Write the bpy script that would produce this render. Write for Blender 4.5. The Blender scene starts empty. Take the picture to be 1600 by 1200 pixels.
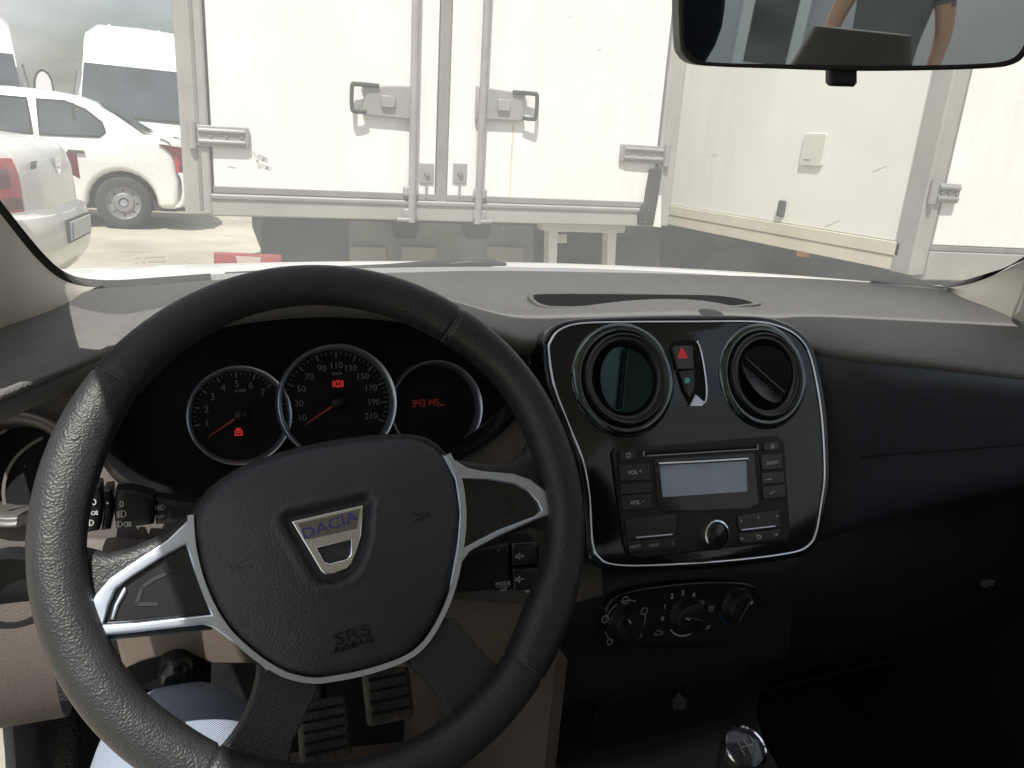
import bpy, bmesh, math, random
from mathutils import Vector, Matrix
from math import sin, cos, pi, radians as rad
random.seed(7)
S = bpy.context.scene
COL = S.collection
V = Vector
H = 1.22                                   # eye height above the ground

# ------------------------------------------------------------------ camera
FPX = 1201.0                               # focal length in pixels of the 1600 px wide photograph
AX = V((3000, -120, FPX)).normalized()
AY = V((-496, -400, FPX)); AY = (AY - AX * AY.dot(AX)).normalized()
AZ = AX.cross(AY)
ROT = Matrix((AX, AY, AZ))                 # image axes (right, down, forward) -> world
cam_d = bpy.data.cameras.new('camera')
cam = bpy.data.objects.new('camera', cam_d); COL.objects.link(cam)
cr, cu, cf = ROT @ V((1, 0, 0)), ROT @ V((0, -1, 0)), ROT @ V((0, 0, 1))
cam.matrix_world = Matrix(((cr.x, cu.x, -cf.x, 0), (cr.y, cu.y, -cf.y, 0), (cr.z, cu.z, -cf.z, H), (0, 0, 0, 1)))
cam_d.sensor_width = 36; cam_d.lens = 36 * FPX / 1600
cam_d.clip_start = 0.02; cam_d.clip_end = 2000
S.camera = cam

# ------------------------------------------------------------------ world, sun, exposure
SUN_DIR = V((0.30, 0.52, -1.0)).normalized()          # the way the light travels
w = bpy.data.worlds.new('World'); S.world = w; w.use_nodes = True
nt = w.node_tree; nt.nodes.clear()
sky = nt.nodes.new('ShaderNodeTexSky'); sky.sky_type = 'NISHITA'; sky.sun_disc = False
sky.sun_elevation = math.asin(-SUN_DIR.z)
sky.sun_rotation = math.atan2(-SUN_DIR.x, -SUN_DIR.y)
sky.air_density = 1.3; sky.dust_density = 3.5; sky.altitude = 100
tc = nt.nodes.new('ShaderNodeTexCoord')
mp = nt.nodes.new('ShaderNodeMapping'); mp.inputs['Scale'].default_value = (1.2, 1.2, 3.5)
nz = nt.nodes.new('ShaderNodeTexNoise'); nz.inputs['Scale'].default_value = 2.2; nz.inputs['Detail'].default_value = 7
rp = nt.nodes.new('ShaderNodeValToRGB')
rp.color_ramp.elements[0].position = 0.36; rp.color_ramp.elements[0].color = (0, 0, 0, 1)
rp.color_ramp.elements[1].position = 0.60; rp.color_ramp.elements[1].color = (0.75, 0.75, 0.75, 1)
mx = nt.nodes.new('ShaderNodeMix'); mx.data_type = 'RGBA'
mx.inputs[7].default_value = (8.3, 8.3, 8.4, 1)
bg = nt.nodes.new('ShaderNodeBackground'); bg.inputs['Strength'].default_value = 0.085
wo = nt.nodes.new('ShaderNodeOutputWorld')
L = nt.links.new
L(tc.outputs['Generated'], mp.inputs['Vector']); L(mp.outputs[0], nz.inputs['Vector']); L(nz.outputs['Fac'], rp.inputs[0])
L(rp.outputs[0], mx.inputs[0]); L(sky.outputs[0], mx.inputs[6]); L(mx.outputs[2], bg.inputs[0]); L(bg.outputs[0], wo.inputs[0])
sun_d = bpy.data.lights.new('sun', 'SUN'); sun_d.energy = 4.7; sun_d.angle = rad(0.5); sun_d.color = (1.0, 0.975, 0.925)
sun = bpy.data.objects.new('sun', sun_d); COL.objects.link(sun)
sun.rotation_euler = SUN_DIR.to_track_quat('-Z', 'Y').to_euler(); sun.location = (-3, -5, 12)
S.view_settings.view_transform = 'Standard'; S.view_settings.look = 'None'
S.view_settings.exposure = 0.42; S.view_settings.gamma = 1
S.view_settings.use_curve_mapping = False
S.render.engine = 'CYCLES'
S.cycles.use_denoising = True
S.cycles.max_bounces = 10; S.cycles.transparent_max_bounces = 16
S.cycles.diffuse_bounces = 4; S.cycles.glossy_bounces = 5; S.cycles.caustics_reflective = False
S.cycles.sample_clamp_indirect = 6

# ------------------------------------------------------------------ materials
def nodes_of(name):
    m = bpy.data.materials.new(name); m.use_nodes = True
    return m, m.node_tree, m.node_tree.nodes['Principled BSDF']
def mat(name, col, rough=0.5, metal=0.0, spec=0.5, grain=None, var=None, coat=0.0, tint=None, sheen=0.0, grime=None, fine=False):
    """grain = (scale, strength, distance) fine relief; var = (scale, amount) uneven colour and gloss"""
    m, t, b = nodes_of(name)
    b.inputs['Base Color'].default_value = (*col, 1); b.inputs['Roughness'].default_value = rough
    b.inputs['Metallic'].default_value = metal; b.inputs['Specular IOR Level'].default_value = spec
    b.inputs['Coat Weight'].default_value = coat; b.inputs['Coat Roughness'].default_value = 0.06
    b.inputs['Sheen Weight'].default_value = sheen
    if tint: b.inputs['Specular Tint'].default_value = (*tint, 1)
    c = t.nodes.new('ShaderNodeTexCoord')
    if grain:
        v = t.nodes.new('ShaderNodeTexVoronoi'); v.inputs['Scale'].default_value = grain[0]
        v.feature = 'SMOOTH_F1'
        d = t.nodes.new('ShaderNodeTexNoise'); d.inputs['Scale'].default_value = grain[0] * 0.7; d.inputs['Detail'].default_value = 4
        a = t.nodes.new('ShaderNodeMath'); a.operation = 'ADD'
        bu = t.nodes.new('ShaderNodeBump'); bu.inputs['Strength'].default_value = grain[1]; bu.inputs['Distance'].default_value = grain[2]
        k = t.links.new
        if fine: d.inputs['Scale'].default_value = grain[0] * 0.12
        k(c.outputs['Object'], v.inputs['Vector']); k(c.outputs['Object'], d.inputs['Vector'])
        k(v.outputs['Distance'], a.inputs[0]); k(d.outputs['Fac'], a.inputs[1]); k(a.outputs[0], bu.inputs['Height']); k(bu.outputs[0], b.inputs['Normal'])
    if var:
        n = t.nodes.new('ShaderNodeTexNoise'); n.inputs['Scale'].default_value = var[0]; n.inputs['Detail'].default_value = 8; n.inputs['Roughness'].default_value = 0.65
        r = t.nodes.new('ShaderNodeValToRGB')
        lo = [max(0, x * (1 - var[1])) for x in col]; hi = [min(1, x * (1 + var[1])) for x in col]
        r.color_ramp.elements[0].position = 0.3; r.color_ramp.elements[0].color = (*lo, 1)
        r.color_ramp.elements[1].position = 0.7; r.color_ramp.elements[1].color = (*hi, 1)
        q = t.nodes.new('ShaderNodeMapRange'); q.inputs['To Min'].default_value = max(0, rough - 0.08); q.inputs['To Max'].default_value = min(1, rough + 0.08)
        k = t.links.new
        k(c.outputs['Object'], n.inputs['Vector']); k(n.outputs['Fac'], r.inputs[0]); k(r.outputs[0], b.inputs['Base Color'])
        k(n.outputs['Fac'], q.inputs['Value']); k(q.outputs[0], b.inputs['Roughness'])
        if grime:                                 # (amount, colour): streaks washed down the panel and blotches of road dirt
            mpg = t.nodes.new('ShaderNodeMapping'); mpg.inputs['Scale'].default_value = (9, 9, 0.9)
            g1 = t.nodes.new('ShaderNodeTexNoise'); g1.inputs['Scale'].default_value = 1.0; g1.inputs['Detail'].default_value = 9; g1.inputs['Roughness'].default_value = 0.7
            g2 = t.nodes.new('ShaderNodeTexNoise'); g2.inputs['Scale'].default_value = 1.1; g2.inputs['Detail'].default_value = 5
            r1 = t.nodes.new('ShaderNodeMapRange'); r1.inputs['From Min'].default_value = 0.46; r1.inputs['From Max'].default_value = 0.78
            r2 = t.nodes.new('ShaderNodeMapRange'); r2.inputs['From Min'].default_value = 0.40; r2.inputs['From Max'].default_value = 0.72
            mm = t.nodes.new('ShaderNodeMath'); mm.operation = 'MAXIMUM'; m4 = t.nodes.new('ShaderNodeMath'); m4.operation = 'MULTIPLY'; m4.inputs[1].default_value = grime[0]
            m5 = t.nodes.new('ShaderNodeMath'); m5.operation = 'MULTIPLY'; m5.inputs[1].default_value = 0.6
            mg = t.nodes.new('ShaderNodeMix'); mg.data_type = 'RGBA'; mg.inputs[7].default_value = (*grime[1], 1)
            k(c.outputs['Object'], mpg.inputs[0]); k(mpg.outputs[0], g1.inputs['Vector']); k(c.outputs['Object'], g2.inputs['Vector'])
            k(g1.outputs['Fac'], r1.inputs['Value']); k(g2.outputs['Fac'], r2.inputs['Value']); k(r2.outputs[0], m5.inputs[0]); k(r1.outputs[0], mm.inputs[0]); k(m5.outputs[0], mm.inputs[1])
            k(mm.outputs[0], m4.inputs[0]); k(m4.outputs[0], mg.inputs[0]); k(r.outputs[0], mg.inputs[6]); k(mg.outputs[2], b.inputs['Base Color'])
    return m
def emit(name, col, s):
    m, t, b = nodes_of(name)
    b.inputs['Base Color'].default_value = (*[x * 0.3 for x in col], 1)
    b.inputs['Emission Color'].default_value = (*col, 1); b.inputs['Emission Strength'].default_value = s
    return m
def glass_mat(name, dust, tint=(1, 1, 1), gloss=1.0, specks=True):
    """thin pane: clear, with a film of pale dust that scatters the light falling on it, and a mirror gloss by angle"""
    m = bpy.data.materials.new(name); m.use_nodes = True; t = m.node_tree; t.nodes.clear(); k = t.links.new
    out = t.nodes.new('ShaderNodeOutputMaterial')
    tr = t.nodes.new('ShaderNodeBsdfTransparent'); tr.inputs[0].default_value = (*tint, 1)
    tl = t.nodes.new('ShaderNodeBsdfTranslucent'); tl.inputs[0].default_value = (0.80, 0.80, 0.76, 1)
    c = t.nodes.new('ShaderNodeTexCoord')
    n = t.nodes.new('ShaderNodeTexNoise'); n.inputs['Scale'].default_value = 5; n.inputs['Detail'].default_value = 8
    q = t.nodes.new('ShaderNodeMapRange'); q.inputs['From Min'].default_value = 0.3; q.inputs['From Max'].default_value = 0.7
    q.inputs['To Min'].default_value = dust * 0.75; q.inputs['To Max'].default_value = dust * 1.25
    k(c.outputs['Object'], n.inputs['Vector']); k(n.outputs['Fac'], q.inputs['Value'])
    fac = q.outputs[0]
    if specks:
        v = t.nodes.new('ShaderNodeTexVoronoi'); v.inputs['Scale'].default_value = 42
        r = t.nodes.new('ShaderNodeMath'); r.operation = 'LESS_THAN'; r.inputs[1].default_value = 0.045
        n2 = t.nodes.new('ShaderNodeTexNoise'); n2.inputs['Scale'].default_value = 9
        r2 = t.nodes.new('ShaderNodeMath'); r2.operation = 'GREATER_THAN'; r2.inputs[1].default_value = 0.56
        mu = t.nodes.new('ShaderNodeMath'); mu.operation = 'MULTIPLY'
        m2 = t.nodes.new('ShaderNodeMath'); m2.operation = 'MULTIPLY_ADD'; m2.inputs[1].default_value = 0.35
        k(c.outputs['Object'], v.inputs['Vector']); k(v.outputs['Distance'], r.inputs[0]); k(c.outputs['Object'], n2.inputs['Vector'])
        k(n2.outputs['Fac'], r2.inputs[0]); k(r.outputs[0], mu.inputs[0]); k(r2.outputs[0], mu.inputs[1])
        k(mu.outputs[0], m2.inputs[0]); k(fac, m2.inputs[2]); fac = m2.outputs[0]
    m1 = t.nodes.new('ShaderNodeMixShader'); k(fac, m1.inputs[0]); k(tr.outputs[0], m1.inputs[1]); k(tl.outputs[0], m1.inputs[2])
    gl = t.nodes.new('ShaderNodeBsdfGlossy'); gl.inputs['Roughness'].default_value = 0.02
    lw = t.nodes.new('ShaderNodeLayerWeight'); lw.inputs[0].default_value = 0.5
    fr = t.nodes.new('ShaderNodeMath'); fr.operation = 'POWER'; fr.inputs[1].default_value = 5; k(lw.outputs['Facing'], fr.inputs[0])
    fm = t.nodes.new('ShaderNodeMath'); fm.operation = 'MULTIPLY_ADD'; fm.inputs[1].default_value = 0.9 * gloss; fm.inputs[2].default_value = 0.04 * gloss; k(fr.outputs[0], fm.inputs[0])
    m3 = t.nodes.new('ShaderNodeMixShader'); k(fm.outputs[0], m3.inputs[0]); k(m1.outputs[0], m3.inputs[1]); k(gl.outputs[0], m3.inputs[2])
    k(m3.outputs[0], out.inputs[0])
    return m

M = dict(
    leather=mat('black_leather', (0.021, 0.021, 0.022), 0.47, grain=(760, 0.45, 0.0009), spec=0.45, var=(14, 0.25), fine=True),
    pad=mat('airbag_skin', (0.028, 0.030, 0.036), 0.48, grain=(820, 0.5, 0.0010), spec=0.5, var=(20, 0.12), fine=True),
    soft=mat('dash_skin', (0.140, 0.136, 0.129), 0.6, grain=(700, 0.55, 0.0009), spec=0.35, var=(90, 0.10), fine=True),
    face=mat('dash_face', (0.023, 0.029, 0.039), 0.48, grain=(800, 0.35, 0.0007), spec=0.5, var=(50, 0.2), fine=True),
    tex=mat('dash_weave', (0.098, 0.086, 0.078), 0.6, grain=(620, 0.35, 0.0007), spec=0.4, var=(9, 0.15)),
    black=mat('black_plastic', (0.011, 0.011, 0.012), 0.5, spec=0.4, var=(18, 0.3)),
    deep=mat('deep_black', (0.006, 0.006, 0.007), 0.75, spec=0.25),
    satin=mat('satin_black', (0.012, 0.0125, 0.014), 0.24, spec=0.5, var=(25, 0.2)),
    gloss=mat('piano_black', (0.0045, 0.005, 0.007), 0.06, spec=0.45, coat=0.28, tint=(0.86, 0.93, 1.0), var=(5, 0.2)), flare=mat('polished_black', (0.006, 0.007, 0.009), 0.05, spec=1.0, coat=1.0, tint=(0.75, 1.0, 1.0)),  # flare: teal of the sun glints put into its gloss tint
    chrome=mat('chrome', (0.80, 0.84, 0.90), 0.10, metal=1.0),
    silver=mat('satin_silver', (0.56, 0.62, 0.72), 0.30, metal=0.85, spec=0.6),  # blue of the reflected sky mixed into the base colour
    steel=mat('galvanised_steel', (0.30, 0.30, 0.285), 0.5, metal=0.3, var=(4, 0.22)),
    beige=mat('beige_trim', (0.17, 0.14, 0.112), 0.62, grain=(700, 0.25, 0.0006), var=(6, 0.1)),
    brown=mat('brown_trim', (0.085, 0.070, 0.060), 0.62, grain=(700, 0.3, 0.0008), var=(6, 0.14)),
    pillar=mat('pillar_trim', (0.56, 0.53, 0.45), 0.7, grain=(1200, 0.12, 0.0004), var=(5, 0.07)),
    roof=mat('roof_lining', (0.68, 0.66, 0.61), 0.9, grain=(900, 0.2, 0.0006)),
    carpet=mat('carpet', (0.022, 0.021, 0.021), 0.95, grain=(500, 0.6, 0.0015), var=(25, 0.5), spec=0.1),
    dirty=mat('dusty_mat', (0.12, 0.11, 0.10), 0.85, grain=(200, 0.8, 0.002), var=(16, 0.6), spec=0.2),
    rubber=mat('rubber', (0.022, 0.022, 0.021), 0.8, spec=0.25, var=(30, 0.3)),
    seal=mat('fuzzy_seal', (0.035, 0.035, 0.034), 0.95, grain=(500, 1.0, 0.004), spec=0.1),
    white=mat('white_print', (0.55, 0.55, 0.55), 0.6), dimgrey=mat('dark_thread', (0.07, 0.07, 0.07), 0.8), num=mat('dial_print', (0.20, 0.205, 0.21), 0.6),
    grey=mat('grey_print', (0.30, 0.30, 0.31), 0.6),
    red=emit('red_lamp', (1.0, 0.05, 0.05), 0.28), dimred=emit('dim_red_segment', (1.0, 0.12, 0.06), 0.05),
    needle=mat('red_needle', (0.34, 0.05, 0.04), 0.5),
    blue=mat('blue_letter', (0.045, 0.05, 0.26), 0.35, metal=0.2),
    screen=mat('lcd_glass', (0.30, 0.37, 0.48), 0.16, spec=0.7, var=(22, 0.12)),
    lens=mat('smoke_lens', (0.012, 0.012, 0.014), 0.10, spec=0.5),
    teal=mat('teal_lamp', (0.10, 0.45, 0.42), 0.3),
    truck=mat('truck_panel', (0.77, 0.775, 0.74), 0.42, spec=0.4, var=(1.9, 0.06), grime=(.38, (.50, .48, .41))),
    cream=mat('truck_side', (0.75, 0.755, 0.70), 0.45, spec=0.4, var=(1.2, 0.06), grime=(.34, (.48, .46, .38))),
    skirt=mat('truck_skirt', (0.60, 0.57, 0.46), 0.55, var=(3, 0.12), grime=(.5, (.42, .36, .24))),
    alu=mat('aluminium_profile', (0.34, 0.33, 0.30), 0.55, metal=0.2, var=(3, 0.16), grime=(.5, (.22, .21, .18))),
    seam=mat('door_gasket', (0.19, 0.185, 0.165), 0.7, var=(6, 0.2)),
    rust=mat('rust_run', (0.66, 0.57, 0.36), 0.8, var=(9, 0.2)),
    chassis=mat('chassis', (0.035, 0.035, 0.036), 0.8, var=(5, 0.5)),
    tan=mat('tan_panel', (0.30, 0.27, 0.22), 0.7, var=(4, 0.25)),
    amber=mat('amber_lens', (0.60, 0.22, 0.05), 0.3), redlens=mat('red_lens', (0.42, 0.02, 0.025), 0.18, spec=0.6, var=(9, 0.5)),
    darkred=mat('dark_red_lens', (0.12, 0.012, 0.016), 0.15, spec=0.6),
    paint=mat('white_paint', (0.74, 0.74, 0.71), 0.28, coat=0.5, var=(1.5, 0.03), grime=(.22, (.52, .49, .42))),
    wind=mat('vehicle_glass', (0.035, 0.05, 0.06), 0.08, spec=0.7, var=(2.0, 0.4)),
    tyre=mat('tyre', (0.030, 0.030, 0.029), 0.85, var=(12, 0.4)), rimg=mat('steel_rim', (0.25, 0.25, 0.25), 0.45, metal=0.4, var=(9, 0.2)),
    plate=mat('number_plate', (0.55, 0.58, 0.60), 0.5), pblue=mat('plate_blue', (0.05, 0.10, 0.40), 0.5),
    ventgrey=mat('vent_grey', (0.10, 0.092, 0.086), 0.4, var=(20, .2)), shut=mat('shutter', (0.008, 0.014, 0.016), 0.28, spec=0.45, tint=(0.5, 1.0, 1.0)), wall=mat('grey_wall', (0.60, 0.60, 0.61), 0.85, var=(1.0, 0.12)), wallp=mat('pale_wall', (0.82, 0.81, 0.79), 0.85, var=(1.0, 0.1)),  # shutter: teal base and tint stand in for the sun glint on it
    frame=mat('white_frame', (0.85, 0.85, 0.84), 0.5),
    cloth=mat('seat_cloth', (0.13, 0.12, 0.115), 0.9, grain=(600, 0.5, 0.0015), spec=0.2), clothb=mat('seat_back_cloth', (0.012, 0.016, 0.026), 0.85, spec=0.2),
    shirt=mat('grey_shirt', (0.11, 0.115, 0.13), 0.9, spec=0.2, var=(8, 0.15)), skin=mat('skin', (0.42, 0.23, 0.15), 0.55), hair=mat('hair', (0.018, 0.012, 0.010), 0.6),
    knobtop=mat('knob_cap', (0.015, 0.018, 0.03), 0.16, spec=0.5, coat=0.4),
)
M['windscreen'] = glass_mat('dusty_windscreen', 0.108)
M['clear'] = glass_mat('clear_pane', 0.004, tint=(0.92, 0.95, 0.94), specks=False)
M['cover'] = glass_mat('gauge_cover', 0.002, gloss=0.5, specks=False)
m, t, b = nodes_of('mirror_glass'); b.inputs['Base Color'].default_value = (0.72, 0.76, 0.78, 1); b.inputs['Metallic'].default_value = 1; b.inputs['Roughness'].default_value = 0.015
M['mirror'] = m
def denim():
    m, t, b = nodes_of('denim'); k = t.links.new
    c = t.nodes.new('ShaderNodeTexCoord'); mpp = t.nodes.new('ShaderNodeMapping'); mpp.inputs['Rotation'].default_value = (0.2, 0.1, rad(38))
    wv = t.nodes.new('ShaderNodeTexWave'); wv.inputs['Scale'].default_value = 250; wv.inputs['Distortion'].default_value = 0.6
    r = t.nodes.new('ShaderNodeValToRGB'); r.color_ramp.elements[0].color = (0.13, 0.18, 0.28, 1); r.color_ramp.elements[1].color = (0.56, 0.62, 0.70, 1)
    n = t.nodes.new('ShaderNodeTexNoise'); n.inputs['Scale'].default_value = 30
    mm = t.nodes.new('ShaderNodeMix'); mm.data_type = 'RGBA'; mm.blend_type = 'MULTIPLY'; mm.inputs[0].default_value = 0.35
    bu = t.nodes.new('ShaderNodeBump'); bu.inputs['Distance'].default_value = 0.0006; bu.inputs['Strength'].default_value = 0.6
    k(c.outputs['Object'], mpp.inputs[0]); k(mpp.outputs[0], wv.inputs['Vector']); k(wv.outputs['Fac'], r.inputs[0]); k(r.outputs[0], mm.inputs[6])
    k(c.outputs['Object'], n.inputs['Vector']); k(n.outputs['Fac'], mm.inputs[7]); k(mm.outputs[2], b.inputs['Base Color']); k(wv.outputs['Fac'], bu.inputs['Height']); k(bu.outputs[0], b.inputs['Normal'])
    b.inputs['Roughness'].default_value = 0.9; b.inputs['Specular IOR Level'].default_value = 0.15
    return m
M['denim'] = denim()
def concrete():
    m, t, b = nodes_of('concrete'); k = t.links.new
    c = t.nodes.new('ShaderNodeTexCoord')
    n1 = t.nodes.new('ShaderNodeTexNoise'); n1.inputs['Scale'].default_value = 0.35; n1.inputs['Detail'].default_value = 10; n1.inputs['Roughness'].default_value = 0.7
    r = t.nodes.new('ShaderNodeValToRGB'); r.color_ramp.elements[0].position = 0.36; r.color_ramp.elements[0].color = (0.24, 0.225, 0.18, 1)
    r.color_ramp.elements[1].position = 0.62; r.color_ramp.elements[1].color = (0.50, 0.47, 0.37, 1)
    n2 = t.nodes.new('ShaderNodeTexNoise'); n2.inputs['Scale'].default_value = 40; n2.inputs['Detail'].default_value = 5
    bu = t.nodes.new('ShaderNodeBump'); bu.inputs['Strength'].default_value = 0.4; bu.inputs['Distance'].default_value = 0.01
    k(c.outputs['Object'], n1.inputs['Vector']); k(n1.outputs['Fac'], r.inputs[0]); k(r.outputs[0], b.inputs['Base Color'])
    k(c.outputs['Object'], n2.inputs['Vector']); k(n2.outputs['Fac'], bu.inputs['Height']); k(bu.outputs[0], b.inputs['Normal'])
    b.inputs['Roughness'].default_value = 0.9
    return m
M['concrete'] = concrete()

# ------------------------------------------------------------------ helpers (all points: metres from the eye, x right, y ahead, z up)
def ray(px, py): return ROT @ V((px - 800, py - 600, FPX))
def P(px, py, y):                           # the point the photograph shows at (px, py), at depth y ahead
    r = ray(px, py); return r * (y / r.y)
def PX(px, py, x):
    r = ray(px, py); return r * (x / r.x)
class Plane:
    def __init__(s, p0, n, e1=V((1, 0, 0))):
        s.o = V(p0); s.n = V(n).normalized(); s.e1 = (V(e1) - s.n * s.n.dot(V(e1))).normalized(); s.e2 = s.n.cross(s.e1)
    def pt(s, px, py, h=0.0):
        r = ray(px, py); o = s.o + s.n * h
        return r * (o.dot(s.n) / r.dot(s.n))
    def uv(s, px, py, h=0.0):
        q = s.pt(px, py, h) - s.o; return (q.dot(s.e1), q.dot(s.e2))
    def at(s, u, v, h=0.0): return s.o + s.e1 * u + s.e2 * v + s.n * h
def px_of(p):
    q = ROT.transposed() @ V(p); return (800 + FPX * q.x / q.z, 600 + FPX * q.y / q.z)
def tagit(o, label=None, cat=None, group=None, kind=None):
    if label: o['label'] = label
    if cat: o['category'] = cat
    if group: o['group'] = group
    if kind: o['kind'] = kind
    return o
def thing(name, label, cat, org, group=None):
    o = bpy.data.objects.new(name, None); o.empty_display_size = 0.05; COL.objects.link(o)
    o.location = V(org) + V((0, 0, H)); o['org'] = tuple(org)
    return tagit(o, label, cat, group)
def org_of(o):
    while o.parent: o = o.parent
    return V(o['org'])
def put(name, me, m, parent=None, org=None, smooth=None, bevel=0, sub=0, label=None, kind=None):
    """links mesh ME, whose vertices are eye coordinates, as one object"""
    base = org_of(parent) if parent else V(org if org is not None else (0, 0, 0))
    me.transform(Matrix.Translation(-base)); me.name = name
    o = bpy.data.objects.new(name, me); COL.objects.link(o)
    if parent: o.parent = parent
    else: o.location = base + V((0, 0, H)); o['org'] = tuple(base)
    if m is not None: me.materials.append(M[m] if isinstance(m, str) else m)
    if smooth:
        me.shade_smooth()
        if smooth < 180: me.set_sharp_from_angle(angle=rad(smooth))
    if bevel:
        bv = o.modifiers.new('bevel', 'BEVEL'); bv.width = bevel; bv.segments = 3; bv.limit_method = 'ANGLE'; bv.angle_limit = rad(40)
        me.shade_smooth(); bv.harden_normals = False
        me.set_sharp_from_angle(angle=rad(75))
    if sub:
        sb = o.modifiers.new('smooth', 'SUBSURF'); sb.levels = sub; sb.render_levels = sub; me.shade_smooth()
    if label: o['label'] = label
    if kind: o['kind'] = kind
    return o
def mesh(vs, fs):
    me = bpy.data.meshes.new('m'); me.from_pydata([tuple(v) for v in vs], [], fs); me.update()
    bm = bmesh.new(); bm.from_mesh(me); bmesh.ops.recalc_face_normals(bm, faces=bm.faces); bm.to_mesh(me); bm.free()
    return me
class MB:
    def __init__(s): s.v = []; s.f = []
    def add(s, vs, fs):
        k = len(s.v); s.v += [V(a) for a in vs]; s.f += [tuple(i + k for i in f) for f in fs]; return s
    def box(s, c, sx, sy, sz, ax=None):
        c = V(c); a = ax or (V((1, 0, 0)), V((0, 1, 0)), V((0, 0, 1)))
        vs = [c + a[0] * (x * sx / 2) + a[1] * (y * sy / 2) + a[2] * (z * sz / 2) for x in (-1, 1) for y in (-1, 1) for z in (-1, 1)]
        return s.add(vs, [(0, 1, 3, 2), (4, 6, 7, 5), (0, 4, 5, 1), (2, 3, 7, 6), (0, 2, 6, 4), (1, 5, 7, 3)])
    def tube(s, path, r, seg=12, closed=False, flat=1.0, up=None):
        path = [V(p) for p in path]; n = len(path); rr = r if isinstance(r, (list, tuple)) else [r] * n
        vs = []; pu = V(up) if up else None
        for i, p in enumerate(path):
            a = path[(i - 1) % n] if (closed or i) else p; b = path[(i + 1) % n] if (closed or i < n - 1) else p
            d = (b - a).normalized()
            if pu is None: pu = V((0, 0, 1)) if abs(d.z) < 0.9 else V((0, 1, 0))
            x = d.cross(pu).normalized(); y = x.cross(d).normalized()
            if up is None: pu = y
            for k in range(seg):
                t = 2 * pi * k / seg; vs.append(p + x * (cos(t) * rr[i]) + y * (sin(t) * rr[i] * flat))
        fs = []
        for i in range(n if closed else n - 1):
            for k in range(seg):
                a, b = i * seg + k, i * seg + (k + 1) % seg; c, d = ((i + 1) % n) * seg + (k + 1) % seg, ((i + 1) % n) * seg + k
                fs.append((a, b, c, d))
        if not closed: fs += [tuple(range(seg))[::-1], tuple(range((n - 1) * seg, n * seg))]
        return s.add(vs, fs)
    def lathe(s, c, n, prof, seg=48, e1=None, cap=(False, False)):
        """prof = [(radius, height along n)]"""
        n = V(n).normalized(); x = V(e1) if e1 else (V((1, 0, 0)) if abs(n.x) < 0.9 else V((0, 0, 1)))
        x = (x - n * n.dot(x)).normalized(); y = n.cross(x); c = V(c)
        vs = [c + x * (cos(2 * pi * k / seg) * r) + y * (sin(2 * pi * k / seg) * r) + n * h for r, h in prof for k in range(seg)]
        fs = [(i * seg + k, i * seg + (k + 1) % seg, (i + 1) * seg + (k + 1) % seg, (i + 1) * seg + k) for i in range(len(prof) - 1) for k in range(seg)]
        if cap[0]: fs.append(tuple(range(seg))[::-1])
        if cap[1]: fs.append(tuple(range((len(prof) - 1) * seg, len(prof) * seg)))
        return s.add(vs, fs)
    def loft(s, rows, closed=False, caps=False):
        n = len(rows[0]); vs = [V(p) for r in rows for p in r]; fs = []
        for i in range(len(rows) - 1):
            for k in range(n if closed else n - 1):
                fs.append((i * n + k, i * n + (k + 1) % n, (i + 1) * n + (k + 1) % n, (i + 1) * n + k))
        if caps: fs += [tuple(range(n))[::-1], tuple(range((len(rows) - 1) * n, len(rows) * n))]
        return s.add(vs, fs)
    def prism(s, a, d):
        a = [V(p) for p in a]; n = len(a); d = V(d)
        return s.add(a + [p + d for p in a], [tuple(range(n))[::-1], tuple(range(n, 2 * n))] + [(i, (i + 1) % n, n + (i + 1) % n, n + i) for i in range(n)])
    def mesh(s): return mesh(s.v, s.f)
    def build(s, name, m, parent=None, **k): return put(name, s.mesh(), m, parent, **k)
def smooth_line(pts, per=6, closed=False):
    """Catmull-Rom through points of any dimension"""
    n = len(pts); out = []
    for i in range(n if closed else n - 1):
        p = [pts[(i + j) % n] if closed else pts[min(max(i + j, 0), n - 1)] for j in (-1, 0, 1, 2)]
        for k in range(per):
            t = k / per
            out.append(tuple(0.5 * (2 * b + (c - a) * t + (2 * a - 5 * b + 4 * c - d) * t * t + (3 * b - a - 3 * c + d) * t ** 3) for a, b, c, d in zip(*p)))
    if not closed: out.append(tuple(pts[-1]))
    return out
def plate_mesh(pl, loops, h0, h1, bev=0.0):
    """loops of (u, v) on plane PL, holes allowed, filled and thick from h0 to h1"""
    cu_ = bpy.data.curves.new('c', 'CURVE'); cu_.dimensions = '2D'; cu_.fill_mode = 'BOTH'
    for lp in loops:
        sp = cu_.splines.new('POLY'); sp.points.add(len(lp) - 1); sp.use_cyclic_u = True
        for q, (u, v) in zip(sp.points, lp): q.co = (u, v, 0, 1)
    bev = min(bev, (h1 - h0) / 2 * 0.98)
    cu_.extrude = (h1 - h0) / 2 - bev; cu_.bevel_depth = bev; cu_.bevel_resolution = 2; cu_.offset = -bev
    ob = bpy.data.objects.new('c', cu_); COL.objects.link(ob)
    dg = bpy.context.evaluated_depsgraph_get(); dg.update()
    me = bpy.data.meshes.new_from_object(ob.evaluated_get(dg))
    bpy.data.objects.remove(ob); bpy.data.curves.remove(cu_)
    o = pl.o + pl.n * ((h0 + h1) / 2)
    me.transform(Matrix(((pl.e1.x, pl.e2.x, pl.n.x, o.x), (pl.e1.y, pl.e2.y, pl.n.y, o.y), (pl.e1.z, pl.e2.z, pl.n.z, o.z), (0, 0, 0, 1))))
    me.materials.clear()
    bm = bmesh.new(); bm.from_mesh(me); bmesh.ops.remove_doubles(bm, verts=bm.verts, dist=1e-6); bmesh.ops.recalc_face_normals(bm, faces=bm.faces); bm.to_mesh(me); bm.free()
    return me
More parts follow.
